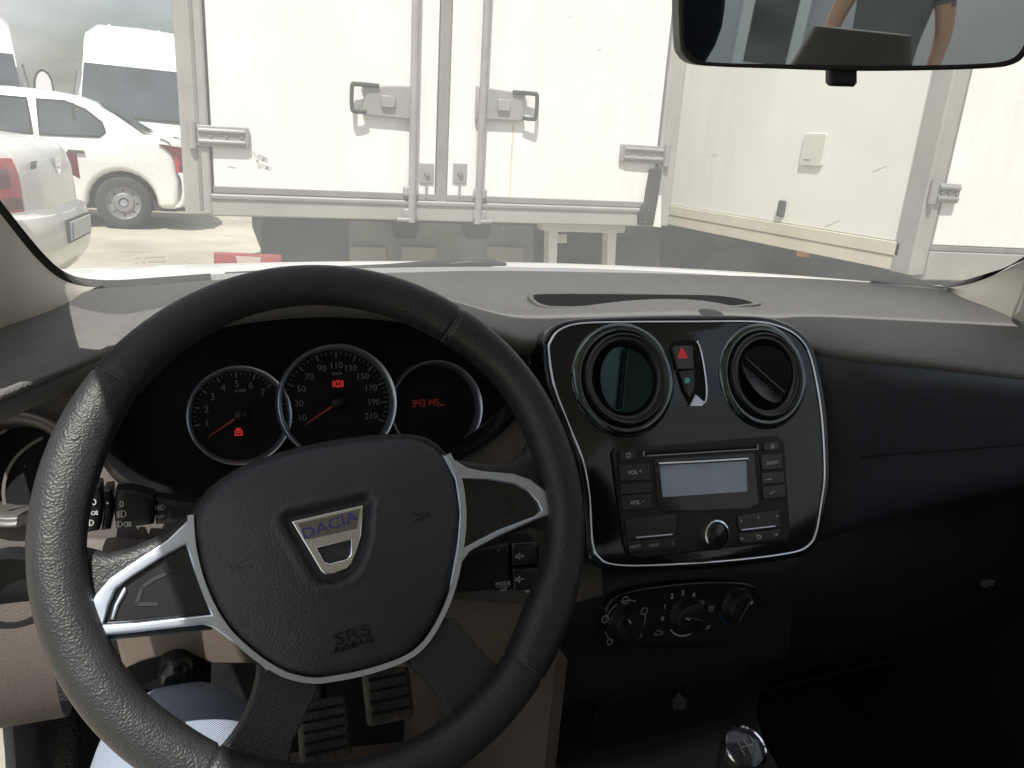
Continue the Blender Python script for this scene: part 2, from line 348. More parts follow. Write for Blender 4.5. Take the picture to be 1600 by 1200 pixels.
def plate(name, m, parent, pl, px, h0, h1, bev=0.001, hole=None, curve=0, uv=False, **k):
    """flat piece traced on plane PL (pixel outline, or plane coordinates when uv)"""
    L_ = []
    for lp in [px] + (hole or []):
        q = lp if uv else [pl.uv(a, b, h1) for a, b in lp]
        L_.append(smooth_line(q, curve, True) if curve else q)
    return wn(put(name, plate_mesh(pl, L_, h0, h1, bev), m, parent, smooth=45, **k))
def wn(o):
    q = o.modifiers.new('flat_faces', 'WEIGHTED_NORMAL'); q.weight = 100; q.keep_sharp = True
    return o
def rrect(x0, y0, x1, y1, r, n=5):
    out = []
    for cx, cy, a in ((x1 - r, y1 - r, 0), (x0 + r, y1 - r, 90), (x0 + r, y0 + r, 180), (x1 - r, y0 + r, 270)):
        out += [(cx + r * cos(rad(a + 90 * i / n)), cy + r * sin(rad(a + 90 * i / n))) for i in range(n + 1)]
    return out
def text(s, name, m, parent, pl, uvc, size, h, rot=0, thick=0.0002, squash=1.0, label=None):
    cu_ = bpy.data.curves.new('t', 'FONT'); cu_.body = s; cu_.size = size; cu_.align_x = 'CENTER'; cu_.align_y = 'CENTER'; cu_.extrude = thick; cu_.resolution_u = 3
    ob = bpy.data.objects.new('t', cu_); COL.objects.link(ob)
    dg = bpy.context.evaluated_depsgraph_get(); dg.update()
    me = bpy.data.meshes.new_from_object(ob.evaluated_get(dg)); bpy.data.objects.remove(ob); bpy.data.curves.remove(cu_)
    me.transform(Matrix.Rotation(rad(rot), 4, 'Z') @ Matrix.Diagonal((squash, 1, 1, 1)))
    o = pl.at(uvc[0], uvc[1], h)
    me.transform(Matrix(((pl.e1.x, pl.e2.x, pl.n.x, o.x), (pl.e1.y, pl.e2.y, pl.n.y, o.y), (pl.e1.z, pl.e2.z, pl.n.z, o.z), (0, 0, 0, 1))))
    me.materials.clear()
    return put(name, me, m, parent, label=label)
def strokes(name, m, parent, pl, lines, h, wd, c=(0, 0), sc=1.0, rot=0, thick=0.0004, label=None):
    """line drawing: polylines in the plane, each a thin raised ribbon"""
    b = MB(); cr_, sr = cos(rad(rot)), sin(rad(rot))
    for ln in lines:
        q = [(c[0] + (x * cr_ - y * sr) * sc, c[1] + (x * sr + y * cr_) * sc) for x, y in ln]
        for (x0, y0), (x1, y1) in zip(q, q[1:]):
            d = math.hypot(x1 - x0, y1 - y0)
            if d < 1e-7: continue
            ex, ey = (x1 - x0) / d, (y1 - y0) / d
            vs = [pl.at(x0 - ex * wd * .3 - ey * wd / 2, y0 - ey * wd * .3 + ex * wd / 2, h), pl.at(x1 + ex * wd * .3 - ey * wd / 2, y1 + ey * wd * .3 + ex * wd / 2, h),
                  pl.at(x1 + ex * wd * .3 + ey * wd / 2, y1 + ey * wd * .3 - ex * wd / 2, h), pl.at(x0 - ex * wd * .3 + ey * wd / 2, y0 - ey * wd * .3 - ex * wd / 2, h)]
            b.prism(vs, pl.n * thick)
    return b.build(name, m, parent, label=label)
def arc(cx, cy, r, a0, a1, n=12): return [(cx + r * cos(rad(a0 + (a1 - a0) * i / n)), cy + r * sin(rad(a0 + (a1 - a0) * i / n))) for i in range(n + 1)]
def lerp_list(xs, ys, x):
    if x <= xs[0]: return ys[0] + (ys[1] - ys[0]) * (x - xs[0]) / (xs[1] - xs[0])
    for i in range(len(xs) - 1):
        if x <= xs[i + 1]: return ys[i] + (ys[i + 1] - ys[i]) * (x - xs[i]) / (xs[i + 1] - xs[i])
    return ys[-1] + (ys[-1] - ys[-2]) * (x - xs[-1]) / (xs[-1] - xs[-2])

# ================================================================== THE SETTING
g = MB().add([(-300, -120, -H), (300, -120, -H), (300, 900, -H), (-300, 900, -H)], [(0, 1, 2, 3)]).build('ground', 'concrete', kind='structure')

XC = 0.46                                    # centre line of the car we sit in
# ================================================================== OUR CAR: SHELL
car = thing('car_cabin', 'white hatchback whose cabin, pillars and dusty windscreen surround the dashboard', 'car', (XC, 0.0, -H))
# windscreen
def screen_pt(s, t, off=0.0):               # s -1..1 across, t 0..1 up
    yb = 0.955 - 0.155 * s * s; yt = 0.478 - 0.040 * s * s
    x = XC + s * (0.615 - 0.02 * t); y = yb + (yt - yb) * t; z = -0.160 + 0.455 * t + 0.018 * sin(pi * t) * (1 - s * s) - 0.01 * s * s
    return V((x, y, z)) + V((0, 0.6, 0.8)) * off
NS, NT = 28, 16
b = MB()
for off in (0.0, 0.005):
    b.v += [screen_pt(-1 + 2 * i / NS, j / NT, off) for j in range(NT + 1) for i in range(NS + 1)]
n1 = (NS + 1) * (NT + 1)
for j in range(NT):
    for i in range(NS):
        a = j * (NS + 1) + i; b.f += [(a, a + 1, a + NS + 2, a + NS + 1), (n1 + a, n1 + a + NS + 1, n1 + a + NS + 2, n1 + a + 1)]
for i in range(NS):
    b.f += [(i, n1 + i, n1 + i + 1, i + 1)]; a = NT * (NS + 1) + i; b.f += [(a, a + 1, n1 + a + 1, n1 + a)]
for j in range(NT):
    a = j * (NS + 1); b.f += [(a, a + NS + 1, n1 + a + NS + 1, n1 + a)]; a += NS; b.f += [(a, n1 + a, n1 + a + NS + 1, a + NS + 1)]
ws = b.build('windscreen', 'windscreen', car, smooth=60, label='dusty laminated windscreen')
def ribbon(pts, w0, nrm, th=0.003):
    b = MB(); pts = [V(p) for p in pts]; rows = []
    for i, p in enumerate(pts):
        d = (pts[min(i + 1, len(pts) - 1)] - pts[max(i - 1, 0)]).normalized(); s_ = d.cross(V(nrm)).normalized(); k = V(nrm) * th
        ww = w0[i] if isinstance(w0, list) else w0
        rows.append([p - s_ * ww / 2, p + s_ * ww / 2, p + s_ * ww / 2 + k, p - s_ * ww / 2 + k])
    return b.loft(rows, closed=True, caps=True)
NV = V((0, -0.55, 0.2)).normalized()
lf = [(-90, 222, .55), (-40, 280, .61), (0, 328, .66), (35, 371, .71), (65, 405, .75), (92, 428, .785), (125, 441, .815), (175, 445, .84), (240, 441, .86), (330, 434, .875)]
ribbon(smooth_line([tuple(P(*a)) for a in lf], 5), 0.0085, NV).build('frit_band', 'deep', car, smooth=60)
rf = [(1690, 350, .62), (1640, 381, .68), (1600, 403, .72), (1560, 423, .755), (1520, 438, .785), (1480, 446, .81), (1430, 445, .835), (1360, 438, .855)]
ribbon(smooth_line([tuple(P(*a)) for a in rf], 5), 0.0075, NV).build('frit_band', 'deep', car, smooth=60)
GK = Plane(P(236, 407, .90), (0, -.62, .78))
strokes('glass_marking', 'seam', car, GK, [[GK.uv(a, c), GK.uv(a + l_, c - 1)] for a, c, l_ in ((212, 404, 6), (226, 403, 20), (250, 402, 8), (212, 411, 4), (222, 411, 4), (232, 410, 26))], 0, .0014, thick=.0003)
# pillars
def pillar(rows, name='pillar_trim'):
    rr = [smooth_line([tuple(P(*a)) for a in r], 4) for r in rows]
    mid = [[(V(a) + V(c)) / 2 + V((0, -0.012, 0.006)) for a, c in zip(rr[0], rr[1])]]
    MB().loft([rr[0]] + mid + [rr[1]]).build(name, 'pillar', car, sub=2)
pillar([[(170, 449, .83), (128, 447, .812), (92, 434, .78), (60, 407, .742), (30, 372, .70), (0, 334, .655), (-50, 280, .60), (-110, 215, .53)],
        [(146, 452, .818), (138, 472, .79), (128, 496, .765), (95, 517, .74), (50, 531, .715), (0, 540, .69), (-60, 548, .64), (-160, 560, .56)]])
pillar([[(1440, 447, .832), (1484, 449, .806), (1520, 442, .783), (1560, 427, .753), (1600, 407, .718), (1650, 380, .67), (1720, 338, .60)],
        [(1478, 450, .812), (1487, 458, .80), (1505, 472, .777), (1545, 488, .745), (1600, 502, .70), (1660, 512, .65), (1760, 528, .57)]])
for sx in (-1, 1):                           # upper pillars, up to the roof
    p0 = P(-120, 222, .555) if sx < 0 else P(1712, 340, .615)
    pth = [tuple(p0), (XC + sx * .602, 0.47, 0.10), (XC + sx * .60, 0.36, 0.26)]
    MB().tube(smooth_line(pth, 4), [.024, .026, .029, .032, .034, .034, .034, .034, .034], 10).build('pillar_upper', 'pillar', car, smooth=60)
# roof, header, pillars behind, door shoulders
b = MB(); rows = []
for yy, zz in ((0.455, 0.285), (0.36, 0.315), (-0.2, 0.36), (-0.9, 0.36), (-1.35, 0.335), (-1.50, 0.31)):
    rows.append([(XC + s * 0.655, yy - (0.040 * s * s if yy > 0.2 else 0), zz - 0.035 * abs(s) ** 3) for s in [k / 8 for k in range(-8, 9)]])
rows2 = [[V(p) + V((0, 0, 0.035)) for p in r] for r in rows]
b.loft(rows); b.loft([r[::-1] for r in rows2])
b.build('roof_lining', 'roof', car, smooth=60)
for sx in (-1, 1):
    for yy in (-0.55, -1.40):
        MB().tube([(XC + sx * 0.70, yy, -0.25), (XC + sx * 0.64, yy - 0.02, 0.30)], 0.05, 10).build('door_pillar', 'pillar', car, smooth=60)
# far door and rear quarters
MB().box((XC + 0.735, 0.05, -0.555), 0.06, 1.2, 0.80).build('door_panel', 'brown', car, bevel=0.02)
for sx in (-1, 1): MB().box((XC + sx * 0.735, -1.05, -0.58), 0.06, 1.0, 0.74).build('quarter_panel', 'brown', car, bevel=0.02)
MB().box((XC, -1.80, -0.58), 1.4, 0.06, 0.80).build('tailgate', 'brown', car, bevel=0.02)
MB().box((XC, -1.55, -0.20), 1.36, 0.46, 0.03).build('parcel_shelf', 'tex', car, bevel=0.006)
b = MB(); b.add([(XC - .62, -1.80, -.17), (XC + .62, -1.80, -.17), (XC + .56, -1.50, .30), (XC - .56, -1.50, .30), (XC - .62, -1.805, -.17), (XC + .62, -1.805, -.17), (XC + .56, -1.505, .30), (XC - .56, -1.505, .30)],
    [(0, 1, 2, 3), (7, 6, 5, 4), (0, 4, 5, 1), (1, 5, 6, 2), (2, 6, 7, 3), (3, 7, 4, 0)])
b.build('rear_window', 'clear', car)
# floor, firewall, near sill
MB().box((XC, -0.3, -0.995), 1.46, 2.9, 0.05).build('floor_carpet', 'carpet', car)
MB().box((XC, 1.06, -0.60), 1.36, 0.06, 0.84).build('firewall', 'carpet', car)
MB().box((XC + 0.70, 0.80, -0.62), 0.05, 0.5, 0.75).build('kick_panel', 'black', car, bevel=0.01)
# near side door opening: grey kick trim, painted flange, fuzzy seal
MB().prism([P(12, 1050, .66), P(78, 1063, .72), P(84, 1215, .70), P(22, 1230, .63)], (0, .03, 0)).build('kick_trim', mat('grey_kick_trim', (0.17, 0.15, 0.135), 0.6, var=(10, 0.2)), car, bevel=0.006)
MB().prism([P(-14, 1030, .64), P(0, 1042, .645), P(12, 1052, .645), P(17, 1110, .635), P(26, 1215, .62), P(8, 1215, .61), P(4, 1120, .62)], (-.004, .02, 0)).build('door_flange', 'paint', car, bevel=0.002)
MB().tube([P(90, 1062, .70), P(98, 1090, .69), P(104, 1140, .68), P(112, 1230, .67)], 0.0115, 12).build('door_seal', 'seal', car, smooth=60)
MB().prism([P(84, 1040, .80), P(330, 1040, .86), P(330, 1260, .80), P(84, 1260, .74)], (0, .02, 0)).build('side_trim', 'deep', car)
# bonnet and cowl seen over the dash edge, wiper
rows = []
for k, (dy, dz) in enumerate(((0, -0.03), (0.004, 0), (0.05, -0.004), (0.3, -0.065), (0.7, -0.17), (0.95, -0.28), (1.02, -0.5))):
    rows.append([(XC + s * (0.66 + 0.05 * min(k, 2)), 1.005 - 0.13 * s * s + dy, -0.1492 - 0.012 * s * s + dz) for s in [q / 10 for q in range(-10, 11)]])
MB().loft(rows).build('bonnet', 'paint', car, smooth=50)
rows = [[(XC + s * 0.64, 0.925 - 0.13 * s * s + dy, -0.1500 - .012 * s * s + dz) for s in [q / 10 for q in range(-10, 11)]] for dy, dz in ((-.01, -.04), (0.0, -0.003), (0.03, 0.0), (0.058, 0.0008), (.064, -.03))]
MB().loft(rows).build('cowl', mat('grey_cowl', (0.20, 0.20, 0.20), 0.7), car, smooth=50)
MB().tube([P(352, 428, .93), P(480, 423, .96), P(610, 418, .985), P(720, 411, 1.0)], [0.002, .004, .005, .007], 8).build('wiper_arm', 'black', car, smooth=60)
MB().tube([P(700, 413, .995), P(725, 410, .995), P(760, 409, .995), P(790, 413, .995)], [.004, .009, .010, .004], 10, flat=.6).build('wiper_pivot', 'black', car, smooth=60)

# ================================================================== DASHBOARD
dash = thing('dashboard', 'charcoal dashboard with pale sunlit top and dark shaded front under windscreen', 'dashboard', (XC, 0.75, -0.95))
DP = Plane((0.10, 0.615, -0.30), (0, -cos(rad(20)), sin(rad(20))))          # face around the instruments
FP = Plane((XC, 0.60, -0.237), (0, -cos(rad(23.5)), sin(rad(23.5))))        # centre fascia
# centre fascia
far = [P(*a) for a in [(60, 455, .78), (130, 447, .81), (240, 441, .845), (420, 430, .885), (600, 423, .905), (760, 419, .91), (1000, 423, .90), (1250, 432, .875), (1380, 440, .85), (1480, 448, .815), (1540, 452, .79)]]
fx = [p.x for p in far]; fy = [p.y for p in far]; fz = [p.z for p in far]
r3 = [(-110, 668, .54), (-50, 645, .56), (0, 622, .578), (55, 598, .605), (120, 572, .64), (175, 548, .655), (215, 522, .650), (270, 497, .636), (350, 476, .622), (440, 464, .614), (530, 461, .612), (630, 468, .614), (715, 489, .62), (775, 514, .630), (830, 534, .640), (880, 530, .650), (960, 515, .672), (1080, 510, .675), (1190, 514, .672), (1262, 538, .648), (1330, 549, .613), (1400, 557, .60), (1500, 569, .59), (1600, 582, .575), (1700, 597, .56), (1800, 612, .545), (1950, 640, .52)]
c3 = [P(*a) for a in r3]
rows = []
for f_, bulge in ((1.10, -.012), (1.0, 0.0), (0.75, .003), (0.45, .006), (0.18, .007), (0.05, .003), (0.0, 0.0)):
    r = []
    for p in c3:
        q = V((p.x, lerp_list(fx, fy, min(max(p.x, -0.14), 1.05)), lerp_list(fx, fz, min(max(p.x, -0.14), 1.05))))
        e = p.lerp(q, f_) + V((0, 0, bulge)); r.append(e)
    rows.append(r)
rows.append([p + V((0, -.002, -.006)) for p in c3]); rows.append([p + V((0, .004, -.016)) for p in c3]); rows.append([p + V((0, .03, -.024)) for p in c3])
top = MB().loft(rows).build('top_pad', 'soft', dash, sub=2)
MB().tube(smooth_line([tuple(P(*a) + V((0, -.002, .002))) for a in r3[:7]], 4), .0035, 8).build('pad_ridge', 'soft', dash, smooth=60)
# slot in the top of the pad
from mathutils.bvhtree import BVHTree
dg_ = bpy.context.evaluated_depsgraph_get(); dg_.update()
bt_ = BVHTree.FromObject(top, dg_); off_ = V(dash['org'])
def on_pad(px, py): return bt_.ray_cast(-off_, ray(px, py).normalized())[0] + off_
pa, pb, pc_ = on_pad(860, 474), on_pad(1150, 474), on_pad(1000, 461)
sn = (pb - pa).cross(pc_ - pa).normalized(); sn = sn if sn.z > 0 else -sn
sl = Plane((pa + pb + pc_) / 3, sn)
plate('defroster_slot', 'deep', dash, sl, [(833, 462), (850, 459), (950, 459), (1050, 460), (1110, 461), (1150, 465), (1178, 472), (1160, 475), (1120, 478), (1000, 478), (880, 478), (852, 476), (838, 470)], -0.012, 0.0021, 0.0008, curve=3)
plate('slot_lip', 'soft', dash, sl, [(825, 459), (845, 455.5), (950, 455.5), (1060, 456.5), (1118, 458), (1168, 465), (1190, 473), (1164, 477), (1120, 480), (1000, 480), (880, 480), (847, 478), (832, 470)], -0.012, 0.0026, 0.0012,
      hole=[[(834, 462), (851, 459), (950, 459), (1050, 460), (1110, 461), (1149, 465), (1176, 472), (1160, 475), (1120, 478), (1000, 478), (880, 478), (852, 476), (839, 470)]], curve=3)
# passenger face
cols = [(1215, 532, .665), (1262, 541, .645), (1330, 552, .610), (1400, 560, .596), (1500, 572, .586), (1600, 585, .571), (1700, 599, .556), (1800, 614, .54)]
lows = [(1215, 905), (1262, 888), (1330, 856), (1400, 830), (1500, 800), (1600, 775), (1700, 752), (1800, 735)]
rows = []
for dy, f_ in ((0.016, 0.0), (0.004, 0.04), (-0.004, 0.10), (-0.006, 0.30), (-0.010, 0.55), (-0.016, 0.72), (-0.018, 0.86), (-0.008, 0.97), (0.03, 1.06), (0.14, 1.14)):
    r = []
    for (a, bb, yy), (a2, b2) in zip(cols, lows):
        p = P(a, bb, yy); zlow = P(a2, b2, yy - .012).z; r.append(V((p.x, p.y + dy, p.z + (zlow - p.z) * f_)))
    rows.append(r)
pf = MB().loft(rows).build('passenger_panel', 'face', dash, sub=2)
sm = [P(1338, 711, .586), P(1400, 706, .581), (P(1500, 699, .569)), P(1620, 690, .553), P(1720, 684, .54)]
MB().tube(smooth_line([tuple(p + V((0, -.006, 0))) for p in sm], 4), 0.0009, 6).build('airbag_seam', 'deep', pf)
rows = [[(x, y, z) for x in (0.585, 0.8, 1.0, 1.15)] for y, z in ((.72, -.36), (.66, -.45), (.63, -.52), (.64, -.62), (.72, -.70), (.85, -.72))]
gb = MB().loft(rows).build('glove_box', 'black', dash, sub=2)
for z_ in (-.47, -.66): MB().tube([(.63, .655 if z_ > -.5 else .665, z_), (.85, .655 if z_ > -.5 else .665, z_), (1.12, .655 if z_ > -.5 else .665, z_)], .0016, 6).build('lid_gap', 'deep', gb)
MB().box(P(1543, 911, .60), .020, .006, .008).build('latch', 'dimgrey', gb, bevel=.001)
# face panel with the opening of the instrument pod
pod = [(148, 670), (156, 697), (170, 722), (193, 745), (228, 763), (285, 775), (400, 778), (550, 765), (660, 738), (724, 709), (768, 681), (804, 643), (828, 600), (832, 560), (800, 523), (725, 494), (630, 474), (530, 466), (440, 469), (350, 482), (272, 503), (210, 535), (170, 580), (150, 630)]
VL = DP.uv(16, 733, .02)
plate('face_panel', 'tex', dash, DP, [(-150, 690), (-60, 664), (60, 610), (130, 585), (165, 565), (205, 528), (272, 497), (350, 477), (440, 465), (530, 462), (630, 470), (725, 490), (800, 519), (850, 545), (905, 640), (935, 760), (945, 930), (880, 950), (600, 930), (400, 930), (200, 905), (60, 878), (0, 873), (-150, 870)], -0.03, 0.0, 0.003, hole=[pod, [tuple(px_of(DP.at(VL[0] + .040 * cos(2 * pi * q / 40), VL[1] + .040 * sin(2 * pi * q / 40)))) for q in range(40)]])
# lower-right inside of the pod and its rim
outer = smooth_line(pod, 4, True)
inner = smooth_line([(230 + (x - 230) * 0.98 if False else 490 + (x - 490) * 0.93, 628 + (y - 628) * 0.90) for x, y in pod], 4, True)
MB().loft([[DP.pt(x, y, 0.006) for x, y in smooth_line([(490 + (a - 490) * 1.03, 628 + (c - 628) * 1.04) for a, c in pod], 4, True)], [DP.pt(x, y, 0.010) for x, y in outer], [DP.pt(x, y, -0.004) for x, y in inner],
           [DP.pt(490 + (x - 490) * .97, 628 + (y - 628) * .97, -0.03) for x, y in inner], [DP.pt(490 + (x - 490) * .96, 628 + (y - 628) * .96, -0.075) for x, y in inner]], closed=True).build('instrument_hood', 'satin', dash, smooth=50)
# ledge below, knee panels, column
MB().prism([DP.pt(120, 838, .012), DP.pt(300, 850, .012), DP.pt(300, 872, .016), DP.pt(120, 868, .016)], DP.n * -.03).build('ledge', 'tex', dash, bevel=.003)
kn = [(.600, -.352), (.585, -.39), (.585, -.43), (.605, -.475), (.66, -.49)]
MB().loft([[(x, y + max(0, (x + .10)) * .0, z + (0.0 if x < -.09 else 0)) for x in (-.215, -.19, -.16, -.135, -.115)] for y, z in kn]).build('knee_panel', 'brown', dash, sub=2, label='sunlit rounded brown panel at the door end')
KP = Plane((0.0, .60, -.43), (0, -1, -0.12))
plate('lower_panel', 'beige', dash, KP, [(120, 880), (420, 905), (700, 930), (905, 935), (905, 1010), (800, 1045), (600, 1045), (390, 1040), (330, 1040), (305, 1028), (262, 1025), (222, 1036), (192, 1049), (185, 1020), (176, 985), (128, 960)], -0.02, 0.0, 0.004)
MB().lathe(KP.pt(275, 1040, .004), (0, -.8, -.2), [(.001, .016), (.009, .016), (.0125, .012), (.0138, .004), (.013, -.02)], 24).build('lock_knob', 'satin', dash, smooth=40)
MB().lathe(KP.pt(262, 1040, -.012), (0, -1, -.2), [(.001, .0), (.030, .0), (.033, -.006)], 28).build('knob_recess', 'deep', dash, smooth=40)
b = MB(); b.tube([(0.083, .66, -.335), (0.083, .575, -.300), (0.083, .535, -.278)], [.068, .060, .052], 28)
b.build('column_shroud', 'satin', dash, smooth=50)
MB().tube([P(700, 985, .60), P(722, 968, .60), P(738, 948, .60), P(746, 928, .60)], .0022, 8).build('shroud_edge', 'beige', dash, smooth=60)
# round recess of a mirror switch at the left edge
MB().lathe(P(20, 920, .60), (0, -1, .1), [(.0001, -.012), (.022, -.012), (.026, .004), (.030, .004), (.032, -.004)], 32).build('switch_recess', 'black', dash, smooth=40)
MB().prism([(-.222, y, z) for y, z in ((.585, -.20), (.62, -.165), (.74, -.165), (.74, -.50), (.62, -.48), (.585, -.44), (.575, -.30))], (.012, 0, 0)).build('end_cap', 'tex', dash, bevel=.004)
# centre fascia
fo = [(848, 544), (852, 526), (866, 509), (900, 498), (980, 494), (1080, 492), (1180, 493), (1222, 501), (1253, 518), (1273, 546), (1287, 600), (1296, 664), (1299, 744), (1293, 790), (1284, 838), (1271, 860), (1240, 873), (1140, 887), (1020, 894), (955, 892), (930, 881), (918, 856), (911, 780), (899, 720), (878, 664), (856, 600)]
fcx, fcy = 1085, 690
fas = put('centre_fascia', plate_mesh(FP, [smooth_line([FP.uv(a, c, .006) for a, c in fo], 4, True)] + [[(cx + .043 * cos(2 * pi * q / 48), cy + .043 * sin(2 * pi * q / 48)) for q in range(48)] for cx, cy in (FP.uv(978, 592, .010), FP.uv(1197, 586, .010))], -.05, .006, .004), 'gloss', dash, smooth=45); wn(fas)
def inset(pts, d): 
    out = []
    for x, y in pts:
        l = math.hypot(x - fcx, y - fcy); out.append((fcx + (x - fcx) * (l - d) / l, fcy + (y - fcy) * (l - d) / l))
    return out
tr = [FP.pt(x, y, .0068) for x, y in smooth_line(inset(fo, 11), 6, True)]
MB().tube(tr, [0.0013] * len(tr), 8, closed=True).build('chrome_trim', 'chrome', fas, smooth=90)
# console below
rows = [[(x, y, z) for x in (0.298, 0.304, 0.46, 0.602, 0.608)] for y, z in ((.66, -.37), (.592, -.385), (.580, -.42), (.577, -.50), (.566, -.525), (.580, -.545), (.60, -.56), (.605, -.62), (.585, -.655), (.52, -.675), (.38, -.685), (.05, -.69), (-.35, -.66))]
MB().loft(rows).build('console', 'black', dash, sub=1)
rows = [[(x, y, z) for x in (.365, .555)] for y, z in ((.572, -.535), (.575, -.528), (.575, -.60), (.570, -.606))]
MB().loft(rows).build('storage_bin', 'deep', dash)
plate('bin_emblem', mat('dull_emblem', (.05, .05, .055), .4), dash, Plane((.46, .571, -.57), (0, -1, .1)), [(1052, 1095), (1062, 1084), (1074, 1094), (1072, 1108), (1054, 1110)], 0, .003, .0005)
MB().box((.294, .86, -.72), .012, .66, .56).build('console_side', 'brown', dash)
MB().prism([P(775, 1100, .70), P(800, 1100, .70), P(880, 1210, .58), P(840, 1240, .58)], (0.03, .02, -.02)).build('tunnel_brace', 'tex', dash, bevel=.004)

# ================================================================== AIR VENTS
def vent(pl, c, flap, label, sm='shut', r=0.0445, grp='round air vents of the dashboard', louvres=False):
    o = pl.at(*c, 0)
    t_ = thing('air_vent', label, 'air vent', o, grp)
    n = pl.n; k = r / 0.0445
    if not louvres:
        MB().lathe(o, n, [(.0560 * k, .0052), (.0556 * k, .0064), (.0545 * k, .0078), (.0520 * k, .0092), (.0490 * k, .0098), (.0468 * k, .0096), (.0455 * k, .0085), (.045 * k, .004)], 64).build('flare', 'flare', t_, smooth=180)
    MB().lathe(o, n, [(.0446 * k, .006), (.0442 * k, .0120), (.0428 * k, .0145), (.0415 * k, .0142), (.0400 * k, .0118), (.0385 * k, .0128), (.0355 * k, .0105), (.0338 * k, .005), (.0325 * k, -.006), (.031 * k, -.03)], 64).build('ring', 'satin' if not louvres else 'ventgrey', t_, smooth=180)
    MB().lathe(o, n, [(.0005, -.028), (.034 * k, -.028)], 40).build('back', 'deep', t_)
    if louvres:
        for ang, off in ((62, -.018), (62, .006), (62, .030)):
            e = (pl.e1 * cos(rad(ang)) + pl.e2 * sin(rad(ang))); s_ = n.cross(e)
            pts = [o + s_ * (off * k * -1 + .010 * k * (1 - (q / 4) ** 2)) + e * (.030 * k * q / 4 * (1 - abs(off) * 12)) + n * .002 for q in range(-4, 5)]
            ribbon([tuple(p) for p in pts], .0022, tuple(n), .0016).build('louvre', 'tex', t_, smooth=60)
    else:
        a, b_, tilt = flap
        e = pl.e1 * cos(rad(a)) + pl.e2 * sin(rad(a)); s_ = n.cross(e)
        # round shutter of two halves that meet at a fold along e
        for sg, tl in ((1, tilt), (-1, b_)):
            pts = [o + n * .004]; R_ = .0315 * k
            d_ = (s_ * sg * cos(rad(tl)) + n * sin(rad(tl)))
            ring_ = [o + n * .004 + e * (R_ * cos(rad(q))) + d_ * (R_ * sin(rad(q))) for q in range(0, 181, 12)]
            MB().prism(ring_, n * -.002).build('shutter', sm, t_)
        MB().box(o + n * .007, .058 * k, .0016, .004, (e, s_, n)).build('fold_bar', sm, t_)
        MB().lathe(o + n * .003, n, [(.0335 * k, -.002), (.0335 * k, .003), (.0318 * k, .0045), (.0308 * k, .002)], 48).build('shutter_rim', 'satin', t_, smooth=60)
        MB().box(o + n * .006 + s_ * .016 * k, .018 * k, .003, .003, (e, s_, n)).build('finger_grip', 'satin', t_, bevel=.001)
    return t_
vent(FP, FP.uv(978, 592, .010), (78, 8, 20), 'round black air vent left of hazard switch, shutter closed with upright fold')
vent(FP, FP.uv(1197, 586, .010), (-40, 30, 24), 'round black air vent right of hazard switch, shutter turned half open', sm='satin')
vent(DP, DP.uv(16, 733, .02), None, 'sunlit grey round air vent at the door end with curved slats', r=.0440, louvres=True)

# ================================================================== HAZARD SWITCH
sp = thing('switch_panel', 'upright hazard and door lock switch panel between two round vents', 'switch', FP.pt(1080, 575, 0))
plate('surround', 'deep', sp, FP, [(1049, 538), (1056, 531), (1085, 531), (1092, 540), (1100, 575), (1104, 610), (1102, 628), (1094, 634), (1078, 634), (1072, 622), (1062, 588), (1053, 558)], 0.004, 0.0075, 0.001)
hz_ = plate('hazard_button', mat('hazard_key', (0.06, 0.058, 0.055), 0.4), sp, FP, [(1052, 543), (1056, 540), (1082, 540), (1085, 576), (1060, 577)], 0.006, 0.0105, 0.001)
strokes('warning_triangle', 'red', hz_, FP, [[(-1, -.8), (1, -.8), (0, .95), (-1, -.8)], [(-.45, -.45), (.45, -.45), (0, .35), (-.45, -.45)]], .0106, .0009, FP.uv(1066, 552, .0106), .0052, thick=.0003)
lk = plate('lock_button', 'satin', sp, FP, [(1061, 579), (1085, 578), (1086, 606), (1078, 622), (1071, 612)], 0.006, 0.010, 0.001)
plate('lock_lamp', 'teal', lk, FP, rrect(1070, 590, 1078, 599, 3), .0095, .0104, .0002)
MB().tube(smooth_line([tuple(FP.pt(x, y, .0085)) for x, y in ((1089, 533), (1095, 548), (1101, 580), (1104, 612), (1100, 630), (1080, 633))], 4), .0011, 8).build('chrome_edge', 'chrome', sp, smooth=90)
plate('chrome_foot', 'silver', sp, FP, [(1087, 616), (1101, 628), (1098, 635), (1078, 635)], 0.006, .0095, .0006)

# ================================================================== RADIO
ra = thing('car_radio', 'black factory car radio with blue grey display and one round knob', 'radio', FP.pt(1095, 860, 0))
RT = -2.2
def RQ(px, py, h=0.011): return FP.uv(px, py, h)
fp_ = plate('faceplate', 'black', ra, FP, [(957, 709), (962, 701), (1215, 681), (1226, 690), (1236, 835), (1230, 846), (1000, 873), (985, 868), (976, 852)], .0055, .0095, .002)
plate('display_bezel', 'gloss', ra, FP, [(1022, 717), (1178, 708), (1186, 786), (1170, 795), (1036, 800), (1028, 790)], .0092, .0105, .0005)
plate('display', 'screen', ra, FP, [(1031, 727), (1166, 720), (1168, 768), (1036, 777)], .010, .0112, .0003)
MB().tube([FP.pt(1028, 725, .0118), FP.pt(1168, 717, .0118)], .0018, 8).build('display_bar', 'chrome', ra, smooth=90)
plate('disc_slot', 'deep', ra, FP, [(1008, 707), (1182, 697), (1182, 703), (1008, 713)], .0093, .0099, .0001)
MB().tube([FP.pt(1010, 712.5, .0102), FP.pt(1182, 702, .0102)], .0007, 6).build('slot_edge', 'grey', ra)
